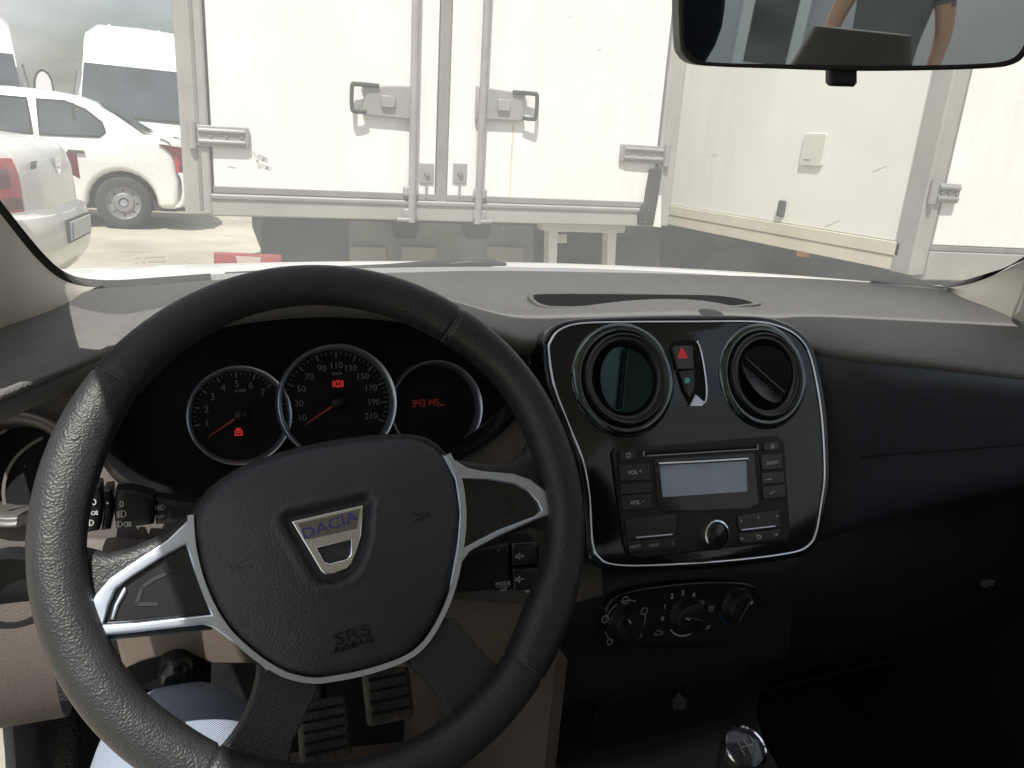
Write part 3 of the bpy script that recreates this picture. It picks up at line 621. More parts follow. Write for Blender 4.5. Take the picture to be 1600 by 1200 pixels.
for x_, y_ in ((1006, 709), (1184, 699)): MB().tube([FP.pt(x_, y_ - 4, .0102), FP.pt(x_, y_ + 4, .0102)], .0009, 6).build('slot_mark', 'grey', ra)
def button(pts, s=None, c=None, size=.0055, m='satin', tm='white', lines=None):
    bt = plate('button', m, ra, FP, pts, .009, .0112, .0007)
    if s: text(s, 'legend', tm, bt, FP, FP.uv(*c, .0112), size, .0113, RT * -1)
    if lines: strokes('legend', tm, bt, FP, lines, .0112, .0006, FP.uv(*c, .0112), size, thick=.0002)
button([(968, 705), (994, 702), (995, 718), (969, 721)], c=(982, 711), size=.0022, lines=[arc(0, 0, 1, 130, 410, 14), [(0, .2), (0, 1.1)]])
button([(967, 727), (1015, 724), (1017, 750), (969, 753)], 'VOL +', (992, 738))
button([(969, 757), (1017, 754), (1018, 770), (970, 773)])
button([(970, 775), (1018, 771), (1019, 795), (972, 798)], 'VOL \u2212', (996, 785))
button([(1193, 692), (1217, 690), (1218, 703), (1194, 705)], c=(1207, 697), size=.002, lines=[[(-1, -.2), (1, -.2), (0, 1), (-1, -.2)], [(-1, -.9), (1, -.9)]])
button([(1189, 711), (1222, 709), (1224, 732), (1191, 735)], 'RADIO', (1207, 723), .0048)
button([(1190, 739), (1225, 737), (1226, 755), (1191, 757)], c=(1201, 749), size=.004, lines=[[(-1, 0), (1, 0)]])
button([(1191, 760), (1227, 757), (1228, 777), (1193, 780)], c=(1208, 770), size=.0028, lines=[[(-1, -.3), (0, .4), (1, .3)], [(-1.6, -.2), (-1, -.3)]])
for a, y0 in ((988, 819), (1022, 816), (1050, 813)): text({988: '1', 1022: '2', 1050: '3'}[a], 'preset', 'grey', ra, FP, FP.uv(a, y0, .0112), .0042, .0097)
button([(976, 812), (1056, 803), (1058, 836), (980, 843)])
button([(980, 846), (1056, 840), (1058, 858), (984, 864)])
MB().tube([FP.pt(994, 840, .0122), FP.pt(1050, 835, .0122)], .0009, 6).build('key_bar', 'silver', ra)
for s_, a, y0 in (('MEDIA', 993, 854), ('MENU', 1022, 852), ('iC', 1052, 850)): text(s_, 'legend', 'grey', ra, FP, FP.uv(a, y0, .0116), .0040, .0116, 2)
button([(1152, 806), (1218, 797), (1220, 824), (1155, 831)])
button([(1155, 834), (1220, 827), (1221, 843), (1158, 850)])
MB().tube([FP.pt(1159, 828, .0122), FP.pt(1211, 822, .0122)], .0009, 6).build('key_bar', 'silver', ra)
for s_, a, y0 in (('4', 1158, 814), ('5', 1185, 809), ('6', 1214, 806), ('iN', 1159, 842), ('TA', 1212, 836)): text(s_, 'legend', 'white', ra, FP, FP.uv(a, y0, .0116), .0040, .0116, 2)
strokes('back_arrow', 'white', ra, FP, [[(-1, .5), (.6, .5), (1, 0), (.6, -.5), (-.6, -.5)], [(-.4, .1), (-1, .5), (-.4, .9)]], .0116, .0006, FP.uv(1186, 839, .0116), .0028, thick=.0002)
kb = MB().lathe(FP.pt(1113, 835, .009), FP.n, [(.0005, .0095), (.0105, .009), (.0118, .0075), (.0122, 0)], 40).build('knob', 'satin', ra, smooth=50)
MB().lathe(FP.pt(1113, 835, .009), FP.n, [(.0122, .006), (.0126, .0088), (.0143, .0084), (.0148, .004), (.0148, 0)], 48).build('knob_ring', 'chrome', kb, smooth=50)

# ================================================================== CLIMATE CONTROLS
CP = Plane((.46, .577, -.445), (0, -cos(rad(8)), sin(rad(8))))
cl = thing('climate_control', 'three black rotary heater knobs below the radio with white markings', 'climate control', CP.pt(1070, 1010, 0))
plate('bezel', 'satin', cl, CP, [(945, 975), (950, 945), (975, 925), (1050, 912), (1130, 908), (1180, 915), (1200, 935), (1200, 965), (1185, 985), (1120, 1008), (1060, 1012), (985, 1010), (955, 998)], -.004, .006, .003, curve=3)
for i, (kx, ky, kr, ang) in enumerate(((977, 972, .0195, 118), (1073, 960, .0205, 160), (1152, 945, .0195, 60))):
    c_ = CP.pt(kx, ky, .006)
    kn_ = MB().lathe(c_, CP.n, [(.0005, .012), (.014 * kr / .0195, .012), (.0155 * kr / .0195, .0105), (.0165 * kr / .0195, .003), (kr, 0)], 40).build('knob', 'black', cl, smooth=45)
    e = CP.e1 * cos(rad(ang)) + CP.e2 * sin(rad(ang)); s_ = CP.n.cross(e)
    MB().box(c_ + CP.n * .0135, .028, .0055, .005, (e, s_, CP.n)).build('grip', 'satin', kn_, bevel=.0015)
    MB().box(c_ + CP.n * .0163 + e * .010, .004, .0012, .0005, (e, s_, CP.n)).build('pointer', 'white', kn_)
c1 = CP.uv(977, 972, .0064)
strokes('dial_marks', 'grey', cl, CP, [arc(0, 0, 1, 195, 235, 8), arc(0, 0, 1, 118, 165, 8), arc(0, 0, 1, 62, 105, 8), arc(0, 0, 1, -40, 12, 8), arc(-1.0, .3, .16, 0, 360, 8), arc(.93, .36, .16, 0, 360, 8), arc(-.05, 1.02, .16, 0, 360, 8), arc(-.72, -.78, .14, 0, 360, 8), arc(.74, -.74, .12, 0, 360, 6)], .0064, .0011, c1, .0232, thick=.0002)
c2 = CP.uv(1073, 960, .0064)
strokes('dial_marks', 'white', cl, CP, [arc(0, 0, 1, 218, 315, 14)], .0064, .0015, c2, .0235, thick=.0002)
for s_, x_, y_ in (('0', 1035, 967), ('1', 1039, 948), ('2', 1050, 932), ('3', 1067, 927), ('4', 1084, 930)): text(s_, 'numeral', 'white', cl, CP, CP.uv(x_, y_, .0065), .0075, .0065, 4)
strokes('fan_symbol', 'grey', cl, CP, [arc(0, 0, 1, 0, 360, 8), [(-.8, -.8), (.8, .8)], [(-.8, .8), (.8, -.8)]], .0064, .0009, CP.uv(1097, 942, .0064), .0026, thick=.0002)
strokes('screen_symbol', 'grey', cl, CP, [[(-1, .8), (1, .8), (.7, -.8), (-.7, -.8), (-1, .8)], [(-.4, -.3), (-.4, .4)], [(0, -.3), (0, .4)], [(.4, -.3), (.4, .4)]], .0064, .0007, CP.uv(1111, 951, .0064), .0034, thick=.0002)
strokes('car_symbol', 'grey', cl, CP, [[(-1.3, -.4), (1.3, -.4), (1.2, .1), (.6, .2), (.2, .7), (-.6, .7), (-1, .1), (-1.3, 0), (-1.3, -.4)]], .0064, .0007, CP.uv(1029, 989, .0064), .0040, thick=.0002)
strokes('car_symbol', 'grey', cl, CP, [[(-1.2, -.5), (.8, -.5)], [(-.8, 0), (1.1, .1)], [(-.3, .5), (1, .6)]], .0064, .0007, CP.uv(1106, 980, .0064), .0030, thick=.0002)
strokes('blue_mark', mat('blue_mark', (.03, .08, .2), .5), cl, CP, [arc(0, 0, 1, 195, 240, 8)], .0064, .0016, CP.uv(1152, 945, .0064), .0232, thick=.0002)

# ================================================================== GEAR LEVER
gc = P(1165, 1168, .452)
gl = thing('gear_lever', 'black gear lever with domed glossy cap and shift pattern beside console', 'gear lever', (gc.x, gc.y + .03, -.69))
ga = V((0.0, -.42, .9)).normalized(); gs = V((0.02, -.06, 1)).normalized()
MB().tube([gc - gs * .16, gc - gs * .03], .007, 12).build('shaft', 'black', gl, smooth=60)
MB().lathe(gc - gs * .185, (0, 0, 1), [(.055, -.02), (.045, .03), (.03, .07), (.016, .10), (.012, .12)], 32).build('boot', 'leather', gl, smooth=60)
MB().lathe(gc, (ga + gs).normalized(), [(.013, -.055), (.0165, -.035), (.0205, -.015), (.0215, -.004), (.020, .001)], 40).build('knob', 'leather', gl, smooth=60)
MB().lathe(gc, ga, [(.0208, -.002), (.0210, .0008), (.0198, .0020), (.0186, .001)], 48).build('chrome_ring', 'chrome', gl, smooth=60)
MB().lathe(gc, ga, [(.0004, .0042), (.007, .0038), (.013, .0026), (.0188, .0005)], 48).build('cap', 'knobtop', gl, smooth=180)
GP = Plane(gc, ga)
strokes('shift_pattern', 'grey', gl, GP, [[(-1, 1), (-1, -1)], [(0, 1), (0, -1)], [(1, 1), (1, 0)], [(-1, 0), (1, 0)]], .0036, .0008, (0, 0), .0075, thick=.0006)

# ================================================================== INSTRUMENT CLUSTER
ic = thing('instrument_cluster', 'three chrome ringed dark gauges with red needles behind the steering wheel', 'instrument cluster', DP.pt(527, 720, -.05))
HG = -0.046
plate('backing', 'deep', ic, DP, [(490 + (x - 490) * .955, 628 + (y - 628) * .95) for x, y in pod], HG - .03, HG - .004, .001)
def gauge(px, py, rpx, nm, HG=HG):
    c_ = DP.pt(px, py, HG); r_ = (DP.pt(px + rpx, py, HG) - c_).length
    g_ = MB().lathe(c_, DP.n, [(.0004, -.0028), (r_ * .97, -.0028)], 72).build(nm, 'deep', ic)
    MB().lathe(c_, DP.n, [(r_ * 1.01, -.0029), (r_ * .905, -.0026), (r_ * .915, .004), (r_ * .965, .0085), (r_ * .99, .009), (r_ * 1.01, .006), (r_ * 1.015, -.004)], 96).build('bezel_ring', 'silver', g_, smooth=60)
    return g_, DP.uv(px, py, HG), r_
def dial(g_, c_, r_, a_first, step, n, minor, skip, labels, rl, size, needle_a, nlen, HG=HG):
    maj, mnr = [], []
    for i in range((n - 1) * minor + 1):
        a = rad(a_first - step * i / minor); l0, l1 = (.78, .88) if i % minor == 0 else (.83, .88)
        (maj if i % minor == 0 else mnr).append([(l0 * cos(a), l0 * sin(a)), (l1 * cos(a), l1 * sin(a))])
    strokes('major_ticks', 'num', g_, DP, maj, HG - .0024, .0012, c_, r_, thick=.0003)
    strokes('minor_ticks', 'num', g_, DP, mnr, HG - .0024, .0007, c_, r_, thick=.0003)
    for i, s_ in enumerate(labels):
        a = rad(a_first - step * i); text(s_, 'numeral', 'num', g_, DP, (c_[0] + rl * r_ * cos(a), c_[1] + rl * r_ * sin(a)), size, HG - .0024)
    a = rad(needle_a); e = DP.e1 * cos(a) + DP.e2 * sin(a); s_ = DP.n.cross(e); o = DP.at(*c_, HG + .002)
    MB().prism([o - s_ * .0013, o + e * (nlen * r_) - s_ * .0003, o + e * (nlen * r_) + s_ * .0003, o + s_ * .0013], DP.n * .001).build('needle', 'needle', g_)
    MB().lathe(DP.at(*c_, HG - .003), DP.n, [(.0004, .0095), (.0045, .009), (.006, .007), (.006, 0)], 28).build('needle_hub', 'black', g_, smooth=50)
g1, c_, r_ = gauge(375, 649, 80, 'rev_counter')
dial(g1, c_, r_, 191, 24.5, 7, 4, 0, list('1234567'), .64, .0085, 213, .72)
text('x1000', 'unit', 'grey', g1, DP, (c_[0] + .03 * r_, c_[1] + .50 * r_), .0038, HG - .0024)
strokes('engine_lamp', 'red', g1, DP, [[(-.7, .5), (.7, .5), (.8, -.6), (-.8, -.6), (-.7, .5)], [(-.5, 1), (.5, 1)], [(0, .5), (0, 1)], [(-.3, 0), (.3, 0)]], HG - .0024, .0011, DP.uv(373, 676, HG), .0036, thick=.0003)
g2, c_, r_ = gauge(527, 629, 90, 'speedometer', HG + .006)
dial(g2, c_, r_, 201.5, 22.6, 11, 4, 0, [str(k) for k in range(10, 211, 20)], .635, .0083, 212, .66, HG + .006)
text('km/h', 'unit', 'grey', g2, DP, (c_[0] + .03 * r_, c_[1] + .50 * r_), .0046, HG + .0036)
strokes('brake_lamp', 'red', g2, DP, [arc(0, 0, .75, 0, 360, 14), arc(0, 0, 1.25, 140, 220, 6), arc(0, 0, 1.25, -40, 40, 6), [(0, .4), (0, -.1)], [(0, -.35), (0, -.42)]], HG + .0036, .0010, DP.uv(527, 600, HG), .0038, thick=.0003)
g3, c_, r_ = gauge(680, 637, 70, 'trip_display')
seg = {'3': 'abgcd', '4': 'fbgc', '1': 'bc', '5': 'afgcd'}
sg = dict(a=[(0, 2), (1, 2)], b=[(1, 2), (1, 1)], c=[(1, 1), (1, 0)], d=[(0, 0), (1, 0)], e=[(0, 1), (0, 0)], f=[(0, 2), (0, 1)], g=[(0, 1), (1, 1)])
u0 = DP.uv(645, 631, HG); u1 = DP.uv(686, 629, HG); sc_ = (u1[0] - u0[0]) / 9.0
for i, ch in enumerate('343145'):
    strokes('digit', 'dimred', g3, DP, [sg[q] for q in seg[ch]], HG - .0024, .0007, (u0[0] + i * sc_ * 1.62, u0[1] - sc_ * .9), sc_, thick=.0003)
text('km', 'unit', 'dimred', g3, DP, DP.uv(693, 632, HG), .0035, HG - .0024)

# ================================================================== STALKS
lsP = Plane(P(200, 795, .565), (0, -1, .15))
ls = thing('light_stalk', 'black headlight stalk with white lamp symbols behind the wheel on the left', 'control stalk', lsP.pt(320, 800, 0))
plate('lamp_collar', 'black', ls, lsP, [(120, 762), (138, 757), (156, 760), (160, 795), (154, 832), (120, 838)], -.02, .008, .006)
plate('collar_ring', 'satin', ls, lsP, [(161, 766), (174, 764), (178, 798), (172, 829), (157, 831), (162, 800)], -.02, .006, .004)
plate('fog_collar', 'black', ls, lsP, [(180, 766), (205, 768), (240, 777), (243, 800), (240, 822), (180, 830), (177, 800)], -.02, .008, .006)
plate('stalk_arm', 'black', ls, lsP, [(241, 778), (290, 786), (340, 790), (340, 818), (280, 820), (243, 822)], -.02, .003, .005)
text('0', 'symbol', 'white', ls, lsP, lsP.uv(147, 785, .0084), .0062, .0084); text('0', 'symbol', 'white', ls, lsP, lsP.uv(190, 788, .0084), .0062, .0084)
plate('ring_dot', 'white', ls, lsP, rrect(166, 784, 170, 788, 1.9), .006, .0064, .0001)
lampD = [[(0, 1), (0, -1)], [(0, 1)] + arc(.2, 0, 1, 80, -80, 8) + [(0, -1)]]
def rays(x0, n, slant=0.0, wig=False): return [[(x0, y), (x0 - 1.1, y - slant)] for y in [(.7 - 1.4 * q / (n - 1)) for q in range(n)]] + ([[(x0 - .5, 1.0), (x0 - .7, .3), (x0 - .4, -.3), (x0 - .6, -1.0)]] if wig else [])
def icon(lines, px, py, sc, m='white', h=.0083): strokes('symbol', m, ls, lsP, lines, h, .00055, lsP.uv(px, py, h), sc, thick=.0002)
icon(lampD + rays(-.3, 4), 140, 817, .0020)
icon([arc(-.9, 0, .7, 0, 360, 10), arc(.9, 0, .7, 0, 360, 10)] + [[(1.8, y), (2.5, y * 1.6)] for y in (-.5, 0, .5)] + [[(-1.8, y), (-2.5, y * 1.6)] for y in (-.5, 0, .5)], 142, 802, .0017)
icon(lampD + rays(-.3, 3, .3, True), 190, 803, .0023); icon(lampD + rays(-.3, 3, .3, True), 185, 819, .0021)
icon([[(-x, y) for x, y in l] for l in (lampD + rays(-.3, 3, 0, True))], 199, 819, .0018)
icon(lampD + rays(-.3, 4) + [[(-2, .9), (-2, -.9)], [(-2.6, .9), (-2.6, -.9)]], 252, 793, .0019, 'grey', .0033)
arrow = [[(-2.2, 0), (-1.3, .8), (-1.3, .35), (-.4, .35), (-.4, -.35), (-1.3, -.35), (-1.3, -.8), (-2.2, 0)]]
icon(arrow + [[(-x, y) for x, y in arrow[0]]], 248, 807, .0017, 'grey', .0033)
rsP = Plane(P(820, 885, .55), (-.1, -1, .2))
rs = thing('audio_remote', 'black audio remote stalk with volume keys behind the wheel on the right', 'control stalk', rsP.pt(770, 885, 0))
plate('remote_body', 'black', rs, rsP, [(700, 870), (730, 862), (782, 852), (798, 850), (800, 920), (796, 926), (770, 924), (700, 930)], -.03, .006, .005)
vu = plate('volume_key', 'satin', rs, rsP, [(800, 850), (836, 847), (844, 852), (845, 883), (801, 886)], -.02, .010, .004)
vd = plate('volume_key', 'satin', rs, rsP, [(801, 888), (845, 885), (846, 912), (838, 922), (803, 925)], -.02, .009, .004)
spk = [[(-1, .35), (-.4, .35), (.2, .9), (.2, -.9), (-.4, -.35), (-1, -.35), (-1, .35)], [(-.4, .35), (-.4, -.35)], [(.6, 0), (1.5, 0)]]
strokes('symbol', 'white', vu, rsP, spk + [[(1.05, .45), (1.05, -.45)]], .0103, .0006, rsP.uv(811, 869, .0103), .0030, thick=.0002)
strokes('symbol', 'white', vd, rsP, spk, .0093, .0006, rsP.uv(811, 905, .0093), .0030, thick=.0002)
text('MODE', 'legend', 'white', rs, rsP, rsP.uv(786, 912, .0062), .0048, .0063); text('OK', 'legend', 'white', rs, rsP, rsP.uv(787, 921, .0062), .0044, .0063)
strokes('legend_bar', 'white', rs, rsP, [[(-1, 0), (1, 0)]], .0062, .0004, rsP.uv(786, 916.5, .0062), .0055, thick=.0002)
strokes('phone_symbol', 'grey', rs, rsP, [arc(-.9, 0, .6, 90, 230, 6), arc(.9, 0, .6, -50, 90, 6)], .0062, .0006, rsP.uv(786, 860, .0062), .0030, thick=.0002)
plate('remote_tip', 'silver', rs, rsP, [(821, 922), (834, 921), (833, 926), (823, 927)], -.01, .004, .001)

# ================================================================== STEERING WHEEL
T = rad(32)
WP = Plane((.0824, .4855, -.2495), (0, -cos(T), sin(T)))
sw = thing('steering_wheel', 'black leather steering wheel turned slightly left with silver trimmed spokes', 'steering wheel', WP.o)
TURN = 8.15
NSEG, NC = 540, 36
vs, fs = [], []
seams = [46.8, 134.8, -52.5, -130.0]
for i in range(NSEG):
    a = 360 * i / NSEG; aw = ((a - TURN + 180) % 360) - 180                # angle in the wheel's own frame
    ro = .1855; ri = .1545
    for c0, wd_, am in ((25, 16, -.0035), (155, 16, .003), (-12, 14, -.002), (-168, 14, .0015), (90, 30, -.003), (-40, 12, .004), (-140, 12, .002)):
        d = abs(((aw - c0 + 180) % 360) - 180); ri -= am * math.exp(-(d / wd_) ** 2)
    R_, hw = (ro + ri) / 2, (ro - ri) / 2; hd = .0165
    gr = 0.0
    for s_ in seams:
        d = abs(((aw - s_ + 180) % 360) - 180)
        if d < .45: gr = .0014
    for k in range(NC):
        t_ = 2 * pi * k / NC; e_ = 0.86
        cx, cy = math.copysign(abs(cos(t_)) ** e_, cos(t_)), math.copysign(abs(sin(t_)) ** e_, sin(t_))
        rr = R_ + cx * (hw - gr); vs.append(WP.at(rr * cos(rad(a)), rr * sin(rad(a)), cy * (hd - gr)))
for i in range(NSEG):
    for k in range(NC):
        fs.append((i * NC + k, i * NC + (k + 1) % NC, ((i + 1) % NSEG) * NC + (k + 1) % NC, ((i + 1) % NSEG) * NC + k))
put('rim', mesh(vs, fs), 'leather', sw, smooth=180)
for s_ in seams:                              # stitched joints of the leather
    a = rad(s_ + TURN); R_ = .1700
    pts = [WP.at((R_ + cos(t_) * .0146) * cos(a), (R_ + cos(t_) * .0146) * sin(a), sin(t_) * .0155) for t_ in [2 * pi * q / 40 for q in range(40)]]
    MB().tube(pts, .0006, 5, closed=True).build('stitch', 'dimgrey', sw)
# leather arms out to the rim
hubL = [(297, 812), (284, 826), (240, 855), (190, 886), (150, 905), (118, 900), (100, 930), (98, 980), (112, 1030), (140, 1030), (160, 1005), (240, 992), (325, 985), (345, 1000)]
plate('spoke', 'leather', sw, WP, [(310, 790), (283, 810), (240, 838), (200, 855), (168, 862), (140, 855), (112, 850), (90, 900), (92, 980), (115, 1030), (150, 1010), (180, 1000), (330, 985), (400, 900)], -.024, -.004, .008)
plate('spoke', 'leather', sw, WP, [(690, 712), (715, 716), (760, 722), (800, 722), (822, 705), (836, 680), (868, 690), (890, 800), (880, 860), (860, 830), (835, 822), (780, 845), (735, 868), (718, 890), (640, 800)], -.024, -.004, .008)
for pts in ([(412, 1036), (494, 1062), (481, 1110), (462, 1150), (453, 1180), (458, 1205), (480, 1225), (400, 1250), (320, 1200), (345, 1175), (372, 1140), (392, 1098), (402, 1060)],
            [(640, 1026), (700, 966), (728, 986), (762, 1026), (795, 1044), (835, 1040), (815, 1085), (765, 1140), (725, 1162), (716, 1140), (700, 1108), (672, 1066)]):
    MB().prism([WP.pt(x, y, -.004) for x, y in smooth_line(pts, 3, True)], WP.n * -.024).build('lower_spoke', 'leather', sw, bevel=.007)
# hub back, silver trim with its two open arms
hub = [(300, 806), (325, 768), (370, 736), (430, 712), (500, 694), (570, 684), (625, 681), (665, 687), (697, 712), (714, 750), (721, 800), (718, 850), (708, 905), (690, 955), (662, 1002), (628, 1028), (570, 1048), (520, 1058), (490, 1061), (455, 1055), (425, 1041), (390, 1016), (358, 985), (334, 948), (316, 905), (304, 855)]
bk = [(490 + (x - 490) * 1.02, 880 + (y - 880) * 1.03) for x, y in hub]
plate('hub_back', 'black', sw, WP, bk, -.045, -.006, .006, curve=2)
li_h = [(290, 851), (249, 874), (207, 901), (181, 920), (170, 945), (161, 975), (215, 972), (270, 966), (329, 960), (317, 930), (303, 893), (295, 868)]
lo_ = [(304, 803), (284, 821), (261, 843), (215, 873), (172, 902), (149, 928), (131, 962), (123, 985), (126, 992), (134, 995), (153, 995), (245, 984), (318, 976), (333, 981), (360, 1001), (388, 1021), (418, 1048), (426, 1041), (390, 1012), (362, 985), (341, 955), (320, 905), (308, 855)]
ri_h = [(722, 748), (762, 749), (804, 756), (825, 767), (841, 785), (846, 797), (836, 806), (780, 827), (724, 856), (727, 820), (727, 780)]
ro_ = [(690, 709), (710, 718), (731, 731), (755, 736), (804, 740), (829, 748), (850, 764), (867, 781), (874, 793), (869, 801), (836, 813), (780, 838), (735, 862), (722, 880), (712, 915), (696, 960), (704, 905), (714, 850), (718, 800), (711, 750)]
plate('spoke_trim', 'silver', sw, WP, lo_, -.010, .003, .0014, hole=[li_h])
plate('spoke_trim', 'silver', sw, WP, ro_, -.010, .003, .0014, hole=[ri_h])
def ring_of(s0, s1): return [(490 + (x - 490) * s0, 880 + (y - 880) * s0) for x, y in hub], s1
lower = hub[8:] + hub[:1]
tr = [WP.pt(495 + (x - 495) * 1.012, 880 + (y - 880) * 1.012, .003) for x, y in smooth_line(lower, 6)]
ribbon([tuple(p) for p in tr], .0036, tuple(WP.n), .0022).build('hub_trim', 'silver', sw, smooth=50)
lp = plate('blank_panel', 'satin', sw, WP, [(495 + (x - 495) * 1.0, y) for x, y in li_h], -.012, -.002, .001)
strokes('panel_contour', 'black', lp, WP, [[WP.uv(x, y, -.002) for x, y in l] for l in ([(274, 872), (272, 885), (262, 895), (240, 905), (222, 918), (213, 944), (245, 944)],)], -.002, .0022, thick=.0008)
plate('side_key', 'silver', lp, WP, [(196, 916), (190, 922), (178, 945), (172, 968), (178, 968), (186, 945), (198, 924)], -.004, .0005, .001)
rp_ = plate('blank_panel', 'satin', sw, WP, ri_h, -.012, -.002, .001)
strokes('panel_contour', 'black', rp_, WP, [[WP.uv(x, y, -.002) for x, y in l] for l in ([(740, 756), (745, 770), (770, 775), (795, 778), (802, 790), (795, 800), (750, 820)],)], -.002, .0022, thick=.0008)
# airbag cover: a domed pad with the sunk field of the emblem
bo = [(454, 813), (570, 786), (566, 838), (558, 866), (550, 883), (541, 892), (520, 900), (507, 900), (499, 894)]
bou = [WP.uv(x, y, .018) for x, y in bo]
def inside_d(p, poly):
    d = 1e9; ins = False; n = len(poly)
    for i in range(n):
        (x0, y0), (x1, y1) = poly[i], poly[(i + 1) % n]; dx, dy = x1 - x0, y1 - y0
        t_ = max(0, min(1, ((p[0] - x0) * dx + (p[1] - y0) * dy) / (dx * dx + dy * dy))); d = min(d, math.hypot(p[0] - x0 - t_ * dx, p[1] - y0 - t_ * dy))
        if (y0 > p[1]) != (y1 > p[1]) and p[0] < (x1 - x0) * (p[1] - y0) / (y1 - y0) + x0: ins = not ins
    return -d if ins else d
hu = smooth_line([WP.uv(x, y, .004) for x, y in hub], 7, True)
cu0, cv0 = WP.uv(512, 850, .01)
rows = []
for s_, h_ in ((.985, -.012), (.99, -.002), (.98, .002), (.955, .0055), (.92, .008)): rows.append([(cu0 + (u - cu0) * s_, cv0 + (v - cv0) * s_, h_) for u, v in hu])
NR = 46
for q in range(1, NR + 1):
    s_ = .92 * (1 - q / NR) + .0008; r = []
    for u, v in hu:
        uu, vv = cu0 + (u - cu0) * s_, cv0 + (v - cv0) * s_
        hh = .008 + .0125 * (1 - (s_ / .92) ** 2.2)
        d = inside_d((uu, vv), bou); k_ = max(0, min(1, (.0075 - d) / .006)); k_ = k_ * k_ * (3 - 2 * k_)
        hh -= .0065 * k_; kk = max(0, 1 - abs(d - .0085) / .0035); hh += .0010 * kk
        r.append((uu, vv, hh))
    rows.append(r)
pad = MB().loft([[WP.at(*p) for p in r] for r in rows], closed=True).build('airbag_cover', 'pad', sw, smooth=180)
hb = .0150
em = plate('emblem', 'chrome', sw, WP, [(455, 814.5), (568, 788.5), (565, 837), (557, 864), (550, 881), (542, 889), (520, 898), (508, 898), (501, 892)], hb - .002, hb + .003, .0012, hole=[[(496, 857), (549, 844), (547, 866), (542, 873), (515, 880), (507, 877)]])
plate('emblem_field', mat('dark_chrome', (.30, .30, .31), .16, metal=1), em, WP, [(464, 818), (563, 795), (558, 826), (481, 843)], hb + .0028, hb + .0034, .0002)
text('DACIA', 'lettering', 'blue', em, WP, WP.uv(515.5, 821, hb + .004), .0098, hb + .0040, 14, thick=.0007, squash=1.28)
def dome_pt(u, v):
    a = math.atan2(v - cv0, u - cu0); best = min(hu, key=lambda q: abs(math.remainder(math.atan2(q[1] - cv0, q[0] - cu0) - a, 2 * pi)))
    s_ = math.hypot(u - cu0, v - cv0) / math.hypot(best[0] - cu0, best[1] - cv0)
    return WP.at(u, v, .008 + .0125 * (1 - min(1, s_ / .92) ** 2.2))
def dome_plane(px, py):
    u, v = WP.uv(px, py, .014); d = .004
    o, a, c = dome_pt(u, v), dome_pt(u + d, v) - dome_pt(u - d, v), dome_pt(u, v + d) - dome_pt(u, v - d)
    return Plane(o, a.cross(c))
text('SRS', 'lettering', 'satin', pad, dome_plane(551, 992), (0, 0), .0112, .0002, 9, thick=.0005, squash=1.45)
text('AIRBAG', 'lettering', 'satin', pad, dome_plane(553, 1008), (0, 0), .0060, .0002, 9, thick=.0005, squash=1.3)
horn = [[(-1.2, .3), (-1.2, -.3), (-.7, -.2), (.4, -.2), (1.2, -.6)], [(-.7, .2), (.3, .2), (1.2, .7)], [(-.3, -.2), (-.1, -.6), (.4, -.5)]]
strokes('horn_symbol', 'satin', pad, dome_plane(374, 882), horn, -.0002, .0007, (0, 0), .0050, 10, thick=.0007)
strokes('horn_symbol', 'satin', pad, dome_plane(657, 806), [[(-x, y) for x, y in l] for l in horn], -.0002, .0007, (0, 0), .0050, 10, thick=.0007)

# ================================================================== PEDALS AND MAT
def pedal(px, py, y, wd, hg, name, label):
    c_ = P(px, py, y); t_ = thing(name, label, 'pedal', (c_.x, c_.y, c_.z - .05), 'foot pedals under the steering wheel')
    n = V((0, -.75, .66)).normalized(); e2 = V((0, .66, .75)).normalized(); e1 = V((1, 0, 0))
    MB().box(c_, wd, hg, .016, (e1, e2, n)).build('pedal_pad', 'dirty', t_, bevel=.006)
    for k in range(5): MB().box(c_ + e2 * (hg * (k - 2) / 6) + n * .0085, wd * .82, .0035, .003, (e1, e2, n)).build('pad_rib', 'rubber', t_)
    MB().tube([c_ - n * .006, c_ + V((0, .06, .06)), c_ + V((0, .12, .22))], .008, 8).build('pedal_arm', 'black', t_, smooth=60)
pedal(605, 1076, .76, .056, .075, 'brake_pedal', 'worn brake pedal with dusty ribbed pad above the floor mat')
pedal(506, 1140, .78, .060, .070, 'clutch_pedal', 'dusty clutch pedal lower than the brake pedal, left of it')
mt = thing('floor_mat', 'dusty black rubber floor mat under the pedals', 'floor mat', (.09, .65, -.965))
MB().box((.09, .55, -.962), .44, .75, .012).build('mat_sheet', 'dirty', mt, bevel=.004)
for k in range(9): MB().box((.09 - .16 + .04 * k, .62, -.955), .012, .5, .006).build('mat_rib', 'dirty', mt)
MB().prism([P(440, 1178, .80), P(520, 1168, .84), P(560, 1172, .84), P(700, 1150, .84), P(700, 1290, .70), P(430, 1290, .70)], (0, .01, -.01)).build('heel_pad', mat('sandy_heel_pad', (0.30, .22, .16), .9, var=(30, .5)), mt, bevel=.002)

